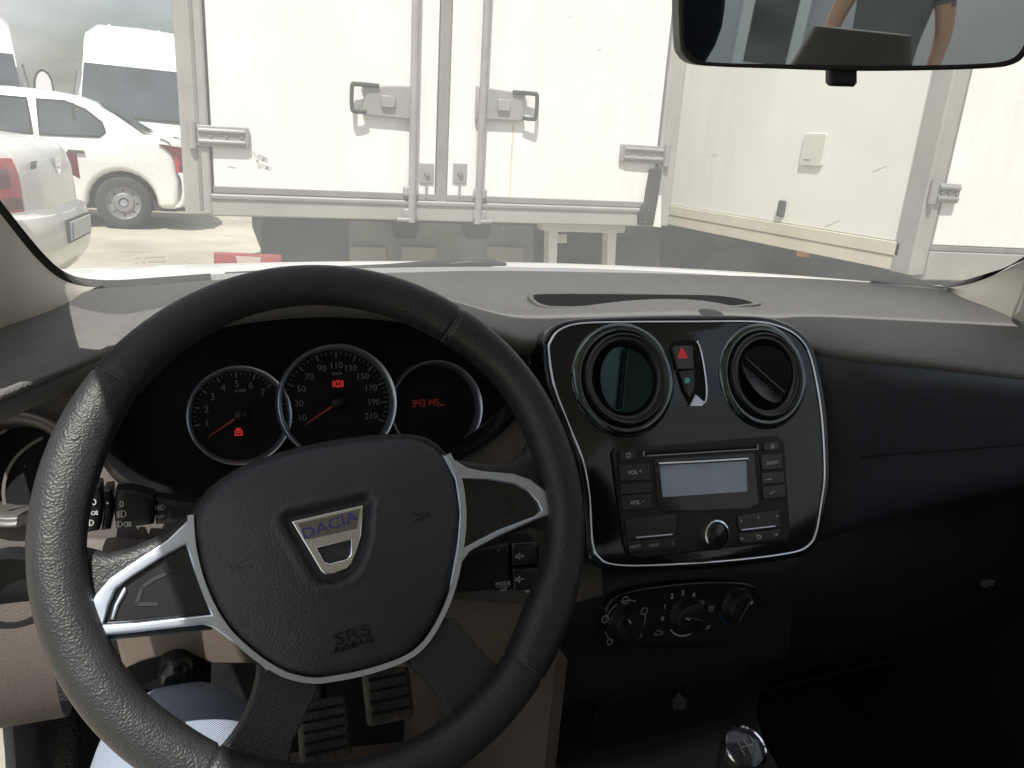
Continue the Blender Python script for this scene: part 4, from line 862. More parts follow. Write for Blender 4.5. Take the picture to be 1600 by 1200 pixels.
# ================================================================== REAR-VIEW MIRROR
mc = P(1331, 42, .470)
rdir = V((-.012, -1.0, -.048)).normalized(); vd_ = mc.normalized()
mn = (rdir - vd_).normalized()
mp_ = Plane(mc, mn, V((1, 0, 0)))
rm = thing('rear_view_mirror', 'black framed rear-view mirror hanging from the windscreen', 'rear-view mirror', mc)
mo = [(1062, -40), (1062, 60), (1068, 85), (1085, 99), (1120, 104), (1200, 107), (1330, 111), (1450, 110), (1540, 107), (1580, 102), (1602, 88), (1615, 55), (1618, -40), (1600, -75), (1330, -85), (1085, -75)]
mi = [(1070, -38), (1070, 58), (1077, 80), (1092, 93), (1122, 98), (1200, 100), (1330, 102), (1450, 102), (1540, 99), (1574, 94), (1593, 82), (1606, 50), (1609, -38), (1594, -66), (1330, -76), (1090, -66)]
plate('mirror_shell', 'black', rm, mp_, mo, -.028, .002, .004, hole=None, curve=4)
plate('mirror_frame', 'black', rm, mp_, mo, -.004, .0035, .0015, hole=[mi], curve=4)
MB().prism([mp_.pt(x, y, .0026) for x, y in smooth_line(mi, 4, True)], mp_.n * -.003).build('mirror_glass', 'mirror', rm)
plate('dip_lever', 'black', rm, mp_, [(1297, 105), (1341, 106), (1341, 130), (1336, 136), (1302, 135), (1297, 130)], -.016, -.004, .003)
MB().tube([mc + V((0.0, .025, .03)), mc + V((0, .05, .07)), (XC - .02, .545, .155)], [.010, .010, .016], 12).build('mirror_stem', 'black', rm, smooth=60)

# ================================================================== SEATS
def seat(x, label):
    t_ = thing('front_seat', label, 'car seat', (x, -.15, -.95), 'front seats')
    MB().loft([[(x + sx * (.25 if k in (1, 2) else .22), y, z) for sx in (-1, -.5, 0, .5, 1)] for k, (y, z) in enumerate(((.28, -.80), (.30, -.69), (.0, -.66), (-.25, -.70), (-.25, -.88)))]).build('cushion', 'cloth', t_, sub=2)
    rows = []
    for k in range(7):
        f_ = k / 6; cy, cz = -.32 - .20 * f_, -.70 + .62 * f_; ww = .25 - .05 * f_; dd = .07 - .02 * f_
        rows.append([(x + ww * cos(q), cy + dd * sin(q), cz) for q in [2 * pi * j / 16 for j in range(16)]])
    MB().loft(rows, closed=True, caps=True).build('backrest', 'clothb', t_, smooth=60)
    rows = []
    for k in range(7):
        f_ = k / 6; cz = -.03 + .19 * f_; ww = .125 * (1 - .25 * f_ ** 4) * (.85 + .15 * min(1, f_ * 4)); dd = .05 * (1 - .3 * f_ ** 3)
        rows.append([(x + math.copysign(abs(cos(q)) ** .6, cos(q)) * ww, -.53 + dd * sin(q), cz) for q in [2 * pi * j / 20 for j in range(20)]])
    MB().loft(rows, closed=True, caps=True).build('headrest', 'clothb', t_, smooth=60)
    for sx in (-.05, .05): MB().tube([(x + sx, -.52, -.12), (x + sx, -.53, -.01)], .006, 8).build('headrest_post', 'chrome', t_, smooth=60)
seat(.07, 'dark front seat on the driver side, seen in the mirror')
seat(.86, 'dark empty front seat on the passenger side')
M['bench'] = mat('bench_cloth', (0.74, 0.69, 0.63), 0.9, grain=(600, 0.5, 0.0015), spec=0.2)  # cloth made paler to hold the sunlight that falls on the bench
rs_ = thing('rear_bench', 'pale rear bench whose dark middle headrest shows in the mirror', 'car seat', (XC, -1.2, -.95))
MB().box((XC, -1.02, -.72), 1.26, .5, .2).build('cushion', 'bench', rs_, bevel=.05)
MB().box((XC, -1.30, -.45), 1.26, .14, .58, (V((1, 0, 0)), V((0, .97, .24)), V((0, -.24, .97)))).build('backrest', 'bench', rs_, bevel=.05)
for hx in (XC - .02,):
    rows = []
    for k in range(6):
        f_ = k / 5; rows.append([(hx + math.copysign(abs(cos(q)) ** .5, cos(q)) * (.185 - .060 * f_), -1.36 + .045 * sin(q), -.19 + .17 * f_ - -.03) for q in [2 * pi * j / 20 for j in range(20)]])
    MB().loft(rows, closed=True, caps=True).build('headrest', 'cloth', rs_, smooth=60, label='dark raised middle headrest')

# ================================================================== PEOPLE
def skin_body(name, verts, edges, radii, sub=2):
    me = bpy.data.meshes.new(name); me.from_pydata([tuple(v) for v in verts], edges, [])
    o = bpy.data.objects.new('tmp', me); COL.objects.link(o)
    sk = o.modifiers.new('s', 'SKIN'); sk.use_smooth_shade = True
    for i, r_ in enumerate(radii):
        d = me.skin_vertices[0].data[i]; d.radius = (r_, r_) if not isinstance(r_, tuple) else r_; d.use_root = i == 0
    sb = o.modifiers.new('b', 'SUBSURF'); sb.levels = sub; sb.render_levels = sub
    dg = bpy.context.evaluated_depsgraph_get(); dg.update()
    out = bpy.data.meshes.new_from_object(o.evaluated_get(dg)); bpy.data.objects.remove(o)
    return out
def colour_body(o, rule, mats):
    me = o.data; me.materials.clear()
    for m_ in mats: me.materials.append(M[m_])
    for p in me.polygons: p.material_index = rule(p.center)
    me.shade_smooth()
def hand(base, dirv, palm, side, names=None):
    """vertices, edges and radii of a hand that hangs on to vertex 0 = wrist"""
    d = V(dirv).normalized(); s_ = V(side).normalized(); vs = [V(base) + d * .05]; es = []; rr = [(.026, .013)]
    for k, (off, ln) in enumerate(((-.030, .060), (-.010, .072), (.011, .066), (.030, .050))):
        a = V(base) + d * .085 + s_ * off; i = len(vs)
        vs += [a, a + d * ln * .5 + V(palm) * .012, a + d * ln * .85 + V(palm) * .034]; rr += [.0095, .0085, .0065]; es += [(0, i), (i, i + 1), (i + 1, i + 2)]
    i = len(vs); a = V(base) + d * .035 - s_ * .035
    vs += [a, a + d * .03 - s_ * .018 + V(palm) * .012, a + d * .055 - s_ * .016 + V(palm) * .026]; rr += [.012, .0095, .008]; es += [(0, i), (i, i + 1), (i + 1, i + 2)]
    return vs, es, rr
# the driver, mostly below and behind the eye: denim legs show through the wheel
vx = [V((.06, -.22, -.60)), V((.06, -.27, -.42)), V((.06, -.33, -.30)), V((.06, -.34, -.19)), V((.06, -.33, -.12)),       # pelvis chest neck head-base
      V((.05, -.33, -.05)), V((.05, -.33, .02)),
      V((-.04, -.18, -.60)), V((-.03, .12, -.58)), V((-.032, .560, -.460)), V((-.016, .60, -.58)), V((-.01, .66, -.88)), V((-.01, .74, -.93)),
      V((.16, -.18, -.61)), V((.24, .10, -.62)), V((.30, .30, -.64)), V((.25, .36, -.85)), V((.24, .44, -.93)),
      V((-.13, -.32, -.23)), V((-.19, -.20, -.44)), V((-.10, -.07, -.25)),
      V((.25, -.32, -.23)), V((.30, -.20, -.44)), V((.19, -.07, -.25))]
ed = [(0, 1), (1, 2), (2, 3), (3, 4), (4, 5), (5, 6), (0, 7), (7, 8), (8, 9), (9, 10), (10, 11), (11, 12), (0, 13), (13, 14), (14, 15), (15, 16), (16, 17), (2, 18), (18, 19), (19, 20), (2, 21), (21, 22), (22, 23)]
rd = [(.16, .12), (.15, .11), (.16, .10), (.055, .055), (.06, .065), (.078, .095), (.06, .07), .10, .088, .066, .056, .040, (.045, .03), .10, .085, .068, .05, (.045, .03), .06, .044, .026, .06, .044, .026]
for wi, dv, sd in ((20, (.25, .2, .6), (1, 0, -.2)), (23, (-.25, .2, .6), (-1, 0, -.2))):
    hv, he, hr = hand(vx[wi], dv, (0, .6, .2), sd); k0 = len(vx)
    vx += hv; rd += hr; ed += [(wi, k0)] + [(a + k0, b_ + k0) for a, b_ in he]
drv = put('person', skin_body('person', vx, ed, rd, 3), 'denim', org=(.06, -.22, -.72))
tagit(drv, 'driver in striped blue denim whose knee shows through the steering wheel', 'person')
def rule(c):
    z = c.z - .72 if False else c.z + (-.72)
    y = c.y - .22; x = c.x + .06
    if z > -.22 and abs(x - .06) < .10: return 2
    if y > -.13 and z > -.45: return 2 if z > -.36 and y < .2 else 0
    if z > -.52 and y < -.02: return 1
    return 0
colour_body(drv, rule, ('denim', 'shirt', 'skin'))
b = MB(); b.lathe((.05, -.345, -.045), (0, 0, 1), [(.085, -.02), (.094, .03), (.085, .075), (.055, .105), (.002, .118)], 24); b.build('hair', 'hair', drv, smooth=60)
MB().box((-.01, .70, -.94), .09, .24, .05).build('shoe', 'rubber', drv, bevel=.02)
# the man standing behind the car, seen in the mirror
bx, by = .56, -3.7
vx = [V((bx, by, -.30)), V((bx, by, -.05)), V((bx, by, .16)), V((bx, by + .01, .29)), V((bx, by + .03, .36)), V((bx, by + .02, .46)), V((bx, by + .02, .52)),
      V((bx - .09, by, -.36)), V((bx - .10, by + .02, -.74)), V((bx - .11, by - .02, -1.14)), V((bx - .12, by + .12, -1.185)),
      V((bx + .09, by, -.36)), V((bx + .11, by + .03, -.74)), V((bx + .12, by - .02, -1.14)), V((bx + .13, by + .12, -1.185)),
      V((bx - .20, by, .17)), V((bx - .27, by - .02, -.08)), V((bx - .27, by + .06, -.31)),
      V((bx + .20, by, .17)), V((bx + .27, by - .02, -.08)), V((bx + .26, by + .06, -.31))]
ed = [(0, 1), (1, 2), (2, 3), (3, 4), (4, 5), (5, 6), (0, 7), (7, 8), (8, 9), (9, 10), (0, 11), (11, 12), (12, 13), (13, 14), (2, 15), (15, 16), (16, 17), (2, 18), (18, 19), (19, 20)]
rd = [(.16, .11), (.155, .11), (.17, .11), (.06, .06), (.062, .068), (.078, .098), (.058, .07), .095, .065, .045, (.05, .03), .095, .065, .045, (.05, .03), .062, .045, .03, .062, .045, .03]
for wi, sd in ((17, (0, -1, 0)), (20, (0, -1, 0))):
    hv, he, hr = hand(vx[wi], (0, .1, -1), (0.0, .5, 0), sd); k0 = len(vx)
    vx += hv; rd += hr; ed += [(wi, k0)] + [(a + k0, b_ + k0) for a, b_ in he]
man = put('person', skin_body('person', vx, ed, rd, 2), 'shirt', org=(bx, by, -H))
tagit(man, 'man in grey T-shirt standing behind the car, seen in the mirror', 'person')
def rule2(c):
    z = c.z - H; x = c.x
    if z > .26: return 2
    if abs(x) > .19 and z < .05: return 2
    if z < -.34: return 0
    return 1
colour_body(man, rule2, ('denim', 'shirt', 'skin'))
MB().lathe((bx, by + .0, .46), (0, 0, 1), [(.088, -.01), (.095, .03), (.085, .08), (.05, .108), (.002, .118)], 24).build('hair', 'hair', man, smooth=60)
for sx in (-1, 1): MB().box((bx + sx * .115, by + .06, -1.185), .10, .28, .07).build('shoe', 'rubber', man, bevel=.025)

# ================================================================== THE TRUCK IN FRONT
TO = P(312, 338, 3.62); TE = V((1, -.022, .0195)).normalized(); TN = V((TE.y, -TE.x, 0)).normalized()
TP = Plane(TO, TN, TE)
tk = thing('box_truck', 'white box truck parked square ahead, double rear doors with steel lock rods', 'truck', (TO.x + 1.15, TO.y, -H))
def tq(name, m, pts, h0, h1, bev=.004, parent=None, **k): return plate(name, m, parent or tk, TP, pts, h0, h1, bev, **k)
uvq = lambda u0, v0, u1, v1: [(u0, v0), (u1, v0), (u1, v1), (u0, v1)]
WB = TP.uv(1034, 350, 0)[0]; HB = 2.05
MB().prism([TP.at(0.03, .10, -.06), TP.at(WB - .03, .10, -.06), TP.at(WB - .03, HB, -.06), TP.at(.03, HB, -.06)], TN * -4.2).build('cargo_box', 'truck', tk)
cu_ = (TP.uv(692, 200, 0)[0])
dl = tq('rear_door', 'truck', [(p) for p in uvq(.065, .122, cu_ - .028, HB - .06)], -.05, 0.0, .006, uv=True)
dr = tq('rear_door', 'truck', [(p) for p in uvq(cu_ + .028, .122, WB - .075, HB - .06)], -.05, 0.0, .006, uv=True)
tq('centre_gasket', 'seam', [(p) for p in uvq(cu_ - .025, .09, cu_ + .025, HB - .05)], -.045, .012, .006, uv=True)
tq('bottom_gasket', 'seam', [(p) for p in uvq(.06, .100, WB - .07, .129)], -.045, .008, .004, uv=True)
tq('corner_post', 'alu', [(p) for p in uvq(-.055, .008, .055, HB)], -.10, .014, .012, uv=True)
tq('post_groove', 'seam', [(p) for p in uvq(.004, .03, .018, HB)], .012, .018, .002, uv=True)
tq('corner_post', 'alu', [(p) for p in uvq(WB - .065, .008, WB + .035, HB)], -.10, .014, .012, uv=True)
tq('sill_beam', 'alu', [(p) for p in uvq(.05, .005, WB - .06, .098)], -.10, .022, .008, uv=True)
tq('sill_lip', 'seam', [(p) for p in uvq(.05, .076, WB - .06, .093)], .020, .030, .004, uv=True)
tq('header_beam', 'alu', [(p) for p in uvq(-.05, HB - .05, WB + .03, HB + .08)], -.10, .016, .01, uv=True)
for ex, px0, sgn in ((645, 0, -1), (751, 0, 1)):
    u = TP.uv(ex, 230, .03)[0]
    MB().tube([TP.at(u, .0, .035), TP.at(u, HB - .05, .035)], .0185, 12).build('lock_rod', 'steel', tk, smooth=60)
    for vv in (.04, .14): MB().box(TP.at(u + sgn * .008, vv, .026), .062, .036, .045, (TE, TN, V((0, 0, 1)))).build('rod_bracket', 'steel', tk, bevel=.008)
    MB().tube([TP.at(u, .012, .04), TP.at(u + sgn * .07, .012, .04)], .010, 8).build('rod_cam', 'steel', tk, smooth=60)
    # pressed handle plate and its dark pull
    uh, vh = TP.uv(ex, 160, .03); L_ = .28 * sgn
    hp = plate('handle_plate', 'steel', tk, TP, [(uh - sgn * .02, vh - .075), (uh - sgn * .02, vh + .07), (uh + L_ * .82, vh + .055), (uh + L_ * .74, vh + .02), (uh + L_ * .80, vh - .045), (uh + L_ * .78, vh - .07)][::int(sgn)], .004, .030, .008, uv=True)
    MB().tube(smooth_line([tuple(TP.at(*q)) for q in ((uh + L_ * .55, vh + .056, .034), (uh + L_ * .90, vh + .056, .042), (uh + L_ * .97, vh + .045, .045), (uh + L_ * .97, vh - .045, .045), (uh + L_ * .90, vh - .056, .042), (uh + L_ * .75, vh - .054, .036))], 4), .0095, 8).build('handle', 'chassis', hp, smooth=60)
    MB().box(TP.at(uh + L_ * .4, vh - .005, .036), .06, .02, .05, (TE, TN, V((0, 0, 1)))).build('handle_lock', 'steel', hp, bevel=.004)
for px_ in (667, 719):
    u, v = TP.uv(px_, 271, .01)
    lp_ = plate('latch_plate', 'steel', tk, TP, uvq(u - .034, v - .045, u + .034, v + .045), .001, .008, .003, uv=True)
    MB().lathe(TP.at(u, v, .008), TN, [(.0005, .014), (.012, .013), (.014, 0)], 14).build('latch_stud', 'seam', lp_, smooth=50)
    MB().tube([TP.at(u, v - .045, .008), TP.at(u, v - .11, .008)], .006, 6).build('latch_pin', 'steel', lp_)
def hinge(pl, c, sgn, ln, parent, hgt=.085):
    u, v = c
    hn = plate('hinge', 'steel', parent, pl, uvq(min(u, u + sgn * ln), v - hgt / 2, max(u, u + sgn * ln), v + hgt / 2), .004, .022, .005, uv=True)
    for dv in (-.022, .022): MB().tube([pl.at(u + sgn * .02, v + dv, .026), pl.at(u + sgn * ln * .92, v + dv, .024)], .010, 8).build('hinge_rib', 'steel', hn, smooth=60)
    MB().tube([pl.at(u - sgn * .004, v - hgt * .62, .026), pl.at(u - sgn * .004, v + hgt * .62, .026)], .016, 10).build('hinge_pin', 'steel', hn, smooth=60)
    for k in range(3): MB().lathe(pl.at(u + sgn * ln * (.3 + .28 * k), v, .022), pl.n, [(.0005, .006), (.007, .005), (.008, 0)], 8).build('bolt', 'seam', hn)
hinge(TP, TP.uv(302, 211, .02), 1, .22, tk); hinge(TP, TP.uv(1040, 243, .02), -1, .26, tk)
hinge(TP, (.02, 1.45), 1, .27, tk); hinge(TP, (WB - .02, 1.45), -1, .26, tk)
# rust runs, scuffs: thin films that lie on the door
for px0, py0, ln, wd_ in ((757, 196, .32, .007), (802, 196, .36, .010), (745, 200, .16, .005)):
    u, v = TP.uv(px0, py0, 0); plate('rust_run', 'rust', dr, TP, [(u - wd_ / 2, v), (u + wd_ / 2, v), (u + wd_ * .3, v - ln), (u - wd_ * .2, v - ln)], .0002, .0012, .0002, uv=True)
sc_m = mat('grey_scuff', (.50, .50, .47), .8, var=(30, .4))
for k, (px0, py0, px1, py1, wd_) in enumerate(((396, 238, 405, 262, .012), (404, 244, 416, 250, .02), (408, 258, 424, 264, .015), (356, 260, 368, 261, .005), (890, 24, 892, 26, .006), (934, 78, 938, 77, .006), (1010, 150, 1017, 142, .004))):
    a, c_ = TP.uv(px0, py0), TP.uv(px1, py1); strokes('scuff', sc_m, dl if px0 < 690 else dr, TP, [[a, ((a[0] + c_[0]) / 2 + .004, (a[1] + c_[1]) / 2 - .003), c_]], .0003, wd_, thick=.0008)
# rubber flap that hangs at the right corner
MB().prism([TP.pt(1019, 264, .03), TP.pt(1036, 264, .03), TP.pt(1030, 300, .05), TP.pt(1022, 352, .04), TP.pt(998, 352, .04), TP.pt(1000, 332, .05), TP.pt(1012, 318, .05)], TN * -.05).build('mud_flap', 'rubber', tk, bevel=.008)
plate('post_foot', 'cream', tk, TP, [(1022, 305), (1034, 306), (1033, 356), (1020, 354)], .015, .03, .004)
# under the box
MB().prism([TP.at(.35, -.45, -.5), TP.at(WB - .1, -.45, -.5), TP.at(WB - .1, -.03, -.5), TP.at(.35, -.03, -.5)], TN * -3.2).build('chassis_frame', 'chassis', tk)
def uq(name, m, px, h0, h1, **k): return plate(name, m, tk, TP, px, h0, h1, .004, **k)
uq('mud_guard', 'chassis', [(409, 336), (545, 338), (545, 440), (409, 440)], -.42, -.30)
uq('rear_panel', mat('grey_rear_panel', (.20, .205, .20), .7, var=(4, .25)), [(545, 345), (835, 352), (832, 440), (545, 440)], -.36, -.30)
for px_ in (575, 655, 790): uq('marker_lamp', 'tan', [(px_ - 28, 385), (px_ + 28, 387), (px_ + 28, 412), (px_ - 28, 410)], -.30, -.27)
for px_ in (632, 745): uq('bumper_bracket', 'chassis', [(px_ - 22, 338), (px_ + 26, 340), (px_ + 18, 374), (px_ - 10, 374)], -.30, -.22)
uq('mud_guard', 'chassis', [(835, 352), (1030, 358), (1030, 450), (835, 450)], -.62, -.50)
st = uq('step_frame', 'paint', [(846, 349), (978, 351), (976, 364), (964, 364), (961, 420), (949, 420), (950, 364), (872, 362), (870, 420), (857, 420), (858, 361), (848, 360)], -.20, -.13)
uq('lamp_bracket', 'paint', [(870, 366), (886, 366), (886, 380), (872, 380)], -.45, -.42)
M['hazed'] = mat('hazed_red', (0.30, 0.055, 0.05), 0.5, var=(12, .35))  # lamp red dulled in the colour, for the haze of the windscreen
tl_ = uq('tail_lamp', 'hazed', [(334, 396), (440, 400), (440, 420), (334, 418)], -.05, 0.0)
plate('lamp_centre', mat('clear_lens', (.5, .42, .38), .25), tl_, TP, [(368, 400), (408, 402), (406, 416), (372, 415)], -.001, .004, .001)
def road_wheel(parent, c, ax, r=.40, wd_=.24, hub_m='rimg'):
    ax = V(ax).normalized()
    wl = MB().lathe(c, ax, [(r * .62, -wd_ * .42), (r * .88, -wd_ * .5), (r * .98, -wd_ * .40), (r, -wd_ * .2), (r, wd_ * .2), (r * .98, wd_ * .40), (r * .88, wd_ * .5), (r * .62, wd_ * .42)], 40).build('tyre', 'tyre', parent, smooth=50)
    MB().lathe(c, ax, [(r * .64, wd_ * .42), (r * .60, wd_ * .40), (r * .55, wd_ * .22), (r * .40, wd_ * .20), (r * .33, wd_ * .32), (r * .20, wd_ * .34), (r * .17, wd_ * .22), (.002, wd_ * .22)], 40).build('rim', hub_m, wl, smooth=40)
    MB().lathe(c, ax, [(r * .15, wd_ * .22), (r * .13, wd_ * .30), (.002, wd_ * .31)], 16).build('hub_cap', 'silver', wl, smooth=50)
    for q in range(8):
        a = 2 * pi * q / 8; x_ = V((0, 0, 1)) if abs(ax.z) < .9 else V((1, 0, 0)); y_ = ax.cross(x_)
        MB().lathe(V(c) + (x_ * cos(a) + y_ * sin(a)) * r * .475 + ax * (wd_ * .205), ax, [(.002, .004), (r * .045, .004), (r * .05, 0)], 8).build('rim_hole', 'chassis', wl)
for uu in (.48, WB - .48): road_wheel(tk, TP.at(uu, 0, -1.35) * 1.0 + V((0, 0, -H + .40 - TP.at(uu, 0, 0).z)), -TE if uu < 1 else TE)

# ================================================================== THE TRUCK ON THE RIGHT
X2 = 2.73; y2 = PX(1420, 425, X2).y; zb = -.345
SP = Plane((X2, y2, zb), (-1, 0, 0), (0, -1, 0)); RP = Plane((X2, y2, zb), (0, -1, 0), (1, 0, 0))
tk2 = thing('box_truck', 'cream box truck parked at right, plain dirty side wall with small vent plate', 'truck', (X2 + 1.2, y2 + 2.2, -H))
MB().prism([(X2 + .03, y2 + .03, zb + .06), (X2 + 2.4, y2 + .03, zb + .06), (X2 + 2.4, y2 + .03, zb + 2.1), (X2 + .03, y2 + .03, zb + 2.1)], (0, 4.4, 0)).build('cargo_box', 'cream', tk2)
side = plate('side_wall', 'cream', tk2, SP, uvq(-4.4, .115, -.09, 2.05), -.03, 0.0, .004, uv=True)
plate('skirt_rail', 'skirt', tk2, SP, uvq(-4.4, .055, -.06, .113), -.03, .012, .004, uv=True)
plate('skirt_rail', 'skirt', tk2, SP, uvq(-4.4, -.005, -.06, .053), -.03, .008, .004, uv=True)
plate('corner_post', 'alu', tk2, SP, uvq(-.088, -.01, .012, 2.1), -.03, .012, .008, uv=True)
plate('corner_post', 'alu', tk2, RP, uvq(-.008, -.01, .075, 2.1), -.03, .012, .008, uv=True)
plate('post_groove', 'seam', tk2, RP, uvq(.076, .10, .094, 2.05), -.02, .004, .002, uv=True)
d2 = plate('rear_door', 'truck', tk2, RP, uvq(.096, .115, 1.17, 2.05), -.04, 0.0, .006, uv=True)
plate('rear_door', 'truck', tk2, RP, uvq(1.22, .115, 2.30, 2.05), -.04, 0.0, .006, uv=True)
plate('bottom_gasket', 'seam', tk2, RP, uvq(.08, .092, 2.36, .113), -.04, .006, .003, uv=True)
plate('sill_beam', 'alu', tk2, RP, uvq(.077, -.03, 2.4, .090), -.05, .016, .006, uv=True)
hinge(RP, RP.uv(1458, 300, .02), 1, .15, tk2, .075); hinge(RP, (.06, 1.3), 1, .15, tk2, .075)
u, v = SP.uv(1270, 234, .01)
vp = plate('vent_plate', mat('pale_vent', (.55, .54, .48), .5, var=(8, .1)), tk2, SP, rrect(u - .075, v - .075, u + .075, v + .075, .012), .0005, .012, .004, uv=True)
plate('vent_slot', 'seam', vp, SP, uvq(u - .05, v - .05, u + .0, v - .044), .0115, .013, .0004, uv=True)
u, v = SP.uv(1221, 326, .01); plate('side_stud', 'chassis', tk2, SP, rrect(u - .022, v - .04, u + .022, v + .04, .01), .0005, .022, .006, uv=True)
for a, c_, wd_ in (((1364, 268), (1386, 259), .003), ((1112, 244), (1122, 240), .003), ((1290, 354), (1312, 344), .004)):
    strokes('scuff', sc_m, side, SP, [[SP.uv(*a), SP.uv(*c_)]], .0003, wd_, thick=.0008)
MB().prism([(X2 + .25, y2 + .5, -.95), (X2 + 2.1, y2 + .5, -.95), (X2 + 2.1, y2 + .5, zb), (X2 + .25, y2 + .5, zb)], (0, 3.6, 0)).build('chassis_frame', 'chassis', tk2)
plate('marker_lamp', 'amber', tk2, SP, [(1244, 391), (1258, 393), (1258, 402), (1244, 400)], -.03, .0, .003)
MB().prism([RP.pt(1500, 398, 0), RP.pt(1490, 470, 0), RP.pt(1720, 470, 0), RP.pt(1720, 388, 0)], (0, .03, 0)).build('under_run_panel', mat('grey_under_run', (.34, .33, .29), .7, var=(4, .2)), tk2, bevel=.006)
for yy in (y2 + 1.3, y2 + 3.6):
    for xx in (X2 + .22, X2 + 2.2): road_wheel(tk2, (xx, yy, -H + .40), (-1 if xx < X2 + 1 else 1, 0, 0))

# ================================================================== SALOON CARS AND VANS
def saloon(label, pos, fwd, group):
    """white saloon; pos = middle of the tail on the ground, fwd = the way it faces"""
    f_ = V((*fwd, 0)).normalized(); lft = V((-f_.y, f_.x, 0)); o = V((*pos, -H)); up = V((0, 0, 1))
    t_ = thing('saloon_car', label, 'car', o + f_ * 2.15, group)
    W = lambda x, y, z: o + f_ * x + lft * y + up * z
    # lower body: side outline with wheel arches, drawn across the width
    pl_ = Plane(W(0, 0, 0), -lft, f_)
    outl = [(.30, .26), (.26, .34), (.25, .46), (.25, .60), (.27, .70), (.28, .80), (.30, .96), (.31, 1.04), (.36, 1.085), (.62, 1.10), (1.2, 1.0), (2.9, .97), (3.25, .99), (3.8, .90), (4.15, .78), (4.30, .62), (4.33, .42), (4.28, .26)]
    outl += [(3.5 + .37 * cos(rad(a)), .30 + .37 * sin(rad(a))) for a in range(0, 181, 15)] + [(3.1, .20), (1.3, .20)] + [(.87 + .37 * cos(rad(a)), .30 + .37 * sin(rad(a))) for a in range(0, 181, 15)] + [(.46, .26)]
    body = put('body', plate_mesh(pl_, [outl], -.855, .855, .07), 'paint', t_, smooth=50)
    MB().prism([W(.3, -.70, .22), W(4.1, -.70, .22), W(4.1, -.70, .62), (W(.3, -.70, .62))], lft * 1.4).build('underbody', 'chassis', t_)
    prof = [(.28, .10), (.36, .03), (.46, .0), (.58, .0), (.66, .02), (.70, .06), (.80, .065), (.92, .075), (1.0, .10), (1.05, .135), (1.075, .17), (1.085, .24)]
    def tail_x(y, z): return lerp_list([a for a, c_ in prof], [c_ for a, c_ in prof], z) + .20 * (abs(y) / .87) ** 3.2
    def tail_patch(y0, y1, z0, z1, off, sy=1, n=10, mz=8):
        b_ = MB(); ys = [sy * (y0 + (y1 - y0) * q / n) for q in range(n + 1)]; zs = [z0 + (z1 - z0) * q / mz for q in range(mz + 1)]
        outer_ = [[W(tail_x(y, z) - off, y, z) for y in ys] for z in zs]
        rows_ = [[p + f_ * (off + .02) for p in outer_[0]]] + outer_ + [[p + f_ * (off + .02) for p in outer_[-1]]]
        rows_ = [[r_[0] + f_ * (off + .02)] + r_ + [r_[-1] + f_ * (off + .02)] for r_ in rows_]
        return b_.loft(rows_)
    def hwz(z): return .80 - max(0, z - .95) / .55 * .19
    rows = []
    for z, xa, xb in ((.93, .50, 3.30), (1.10, .62, 3.05), (1.30, .92, 2.72), (1.42, 1.14, 2.50), (1.48, 1.32, 2.36), (1.515, 1.62, 2.15)):
        hw_ = hwz(z) * (1 if z < 1.45 else (.95 if z < 1.5 else .70)); r_ = .22
        rows.append([W(a, c_, z) for a, c_ in rrect(xa, -hw_, xb, hw_, r_, 6)])
    MB().loft(rows, closed=True, caps=True).build('greenhouse', 'paint', t_, smooth=60)
    for sy in (-1, 1):
        for nm, poly in (('side_window', [(1.75, 1.02), (2.42, 1.02), (2.42, 1.36), (2.30, 1.40), (1.80, 1.40)]), ('side_window', [(1.02, 1.10), (1.08, 1.04), (1.68, 1.02), (1.70, 1.40), (1.42, 1.40), (1.22, 1.33), (1.05, 1.20)])):
            pts = [W(a, sy * (hwz(z) + .006), z) for a, z in poly]; MB().prism(pts, lft * (-sy * .012)).build(nm, 'wind', t_)
            ribbon([tuple(p + lft * sy * .004) for p in pts + pts[:1]], .022, tuple(lft * sy), .004).build('window_seal', 'rubber', t_)
        MB().prism([W(1.30, sy * (hwz(1.05) + .008), 1.04), W(1.34, sy * (hwz(1.05) + .008), 1.04), W(1.36, sy * (hwz(1.39) + .008), 1.39), W(1.33, sy * (hwz(1.39) + .008), 1.39)], lft * (-sy * .01)).build('window_bar', 'rubber', t_)
        MB().box(W(1.32, sy * .868, .86), .17, .03, .035, (f_, lft, up)).build('door_handle', 'chassis', t_, bevel=.01)
        for a in (1.72, 2.62): MB().prism([W(a, sy * .8555, .30), W(a + .008, sy * .8555, .30), W(a + .008, sy * .8555, .96), W(a, sy * .8555, .96)], lft * (sy * .002)).build('door_gap', 'seam', t_)
        lm = tail_patch(.585, .872, .70, .985, .010, sy).build('tail_lamp', 'redlens', t_, smooth=50)
        MB().prism([W(.13, sy * .866, .80), W(.30, sy * .866, .90), W(.46, sy * .866, 1.01), W(.14, sy * .866, .98)], lft * (sy * .012)).build('lamp_tip', 'darkred', lm)
        tail_patch(.60, .86, .715, .775, .015, sy).build('reverse_lens', 'darkred', lm, smooth=50)
        tail_patch(.66, .80, .83, .93, .014, sy).build('brake_lens', 'darkred', lm, smooth=50)
        for a in (.87, 3.5): road_wheel(t_, W(a, sy * .74, .305), lft * sy, .305, .19)
    rg = [W(.585, -.60, 1.115), W(.585, .60, 1.115), W(1.10, .50, 1.405), W(1.10, -.50, 1.405)]
    MB().prism([p + V((0, 0, .004)) - f_ * .01 for p in rg], up * .012 - f_ * .008).build('rear_glass', 'wind', t_)
    MB().prism([W(3.16, -.60, 1.04), W(3.16, .60, 1.04), W(2.62, .5, 1.42), W(2.62, -.5, 1.42)], up * .012 + f_ * .008).build('front_glass', 'wind', t_)
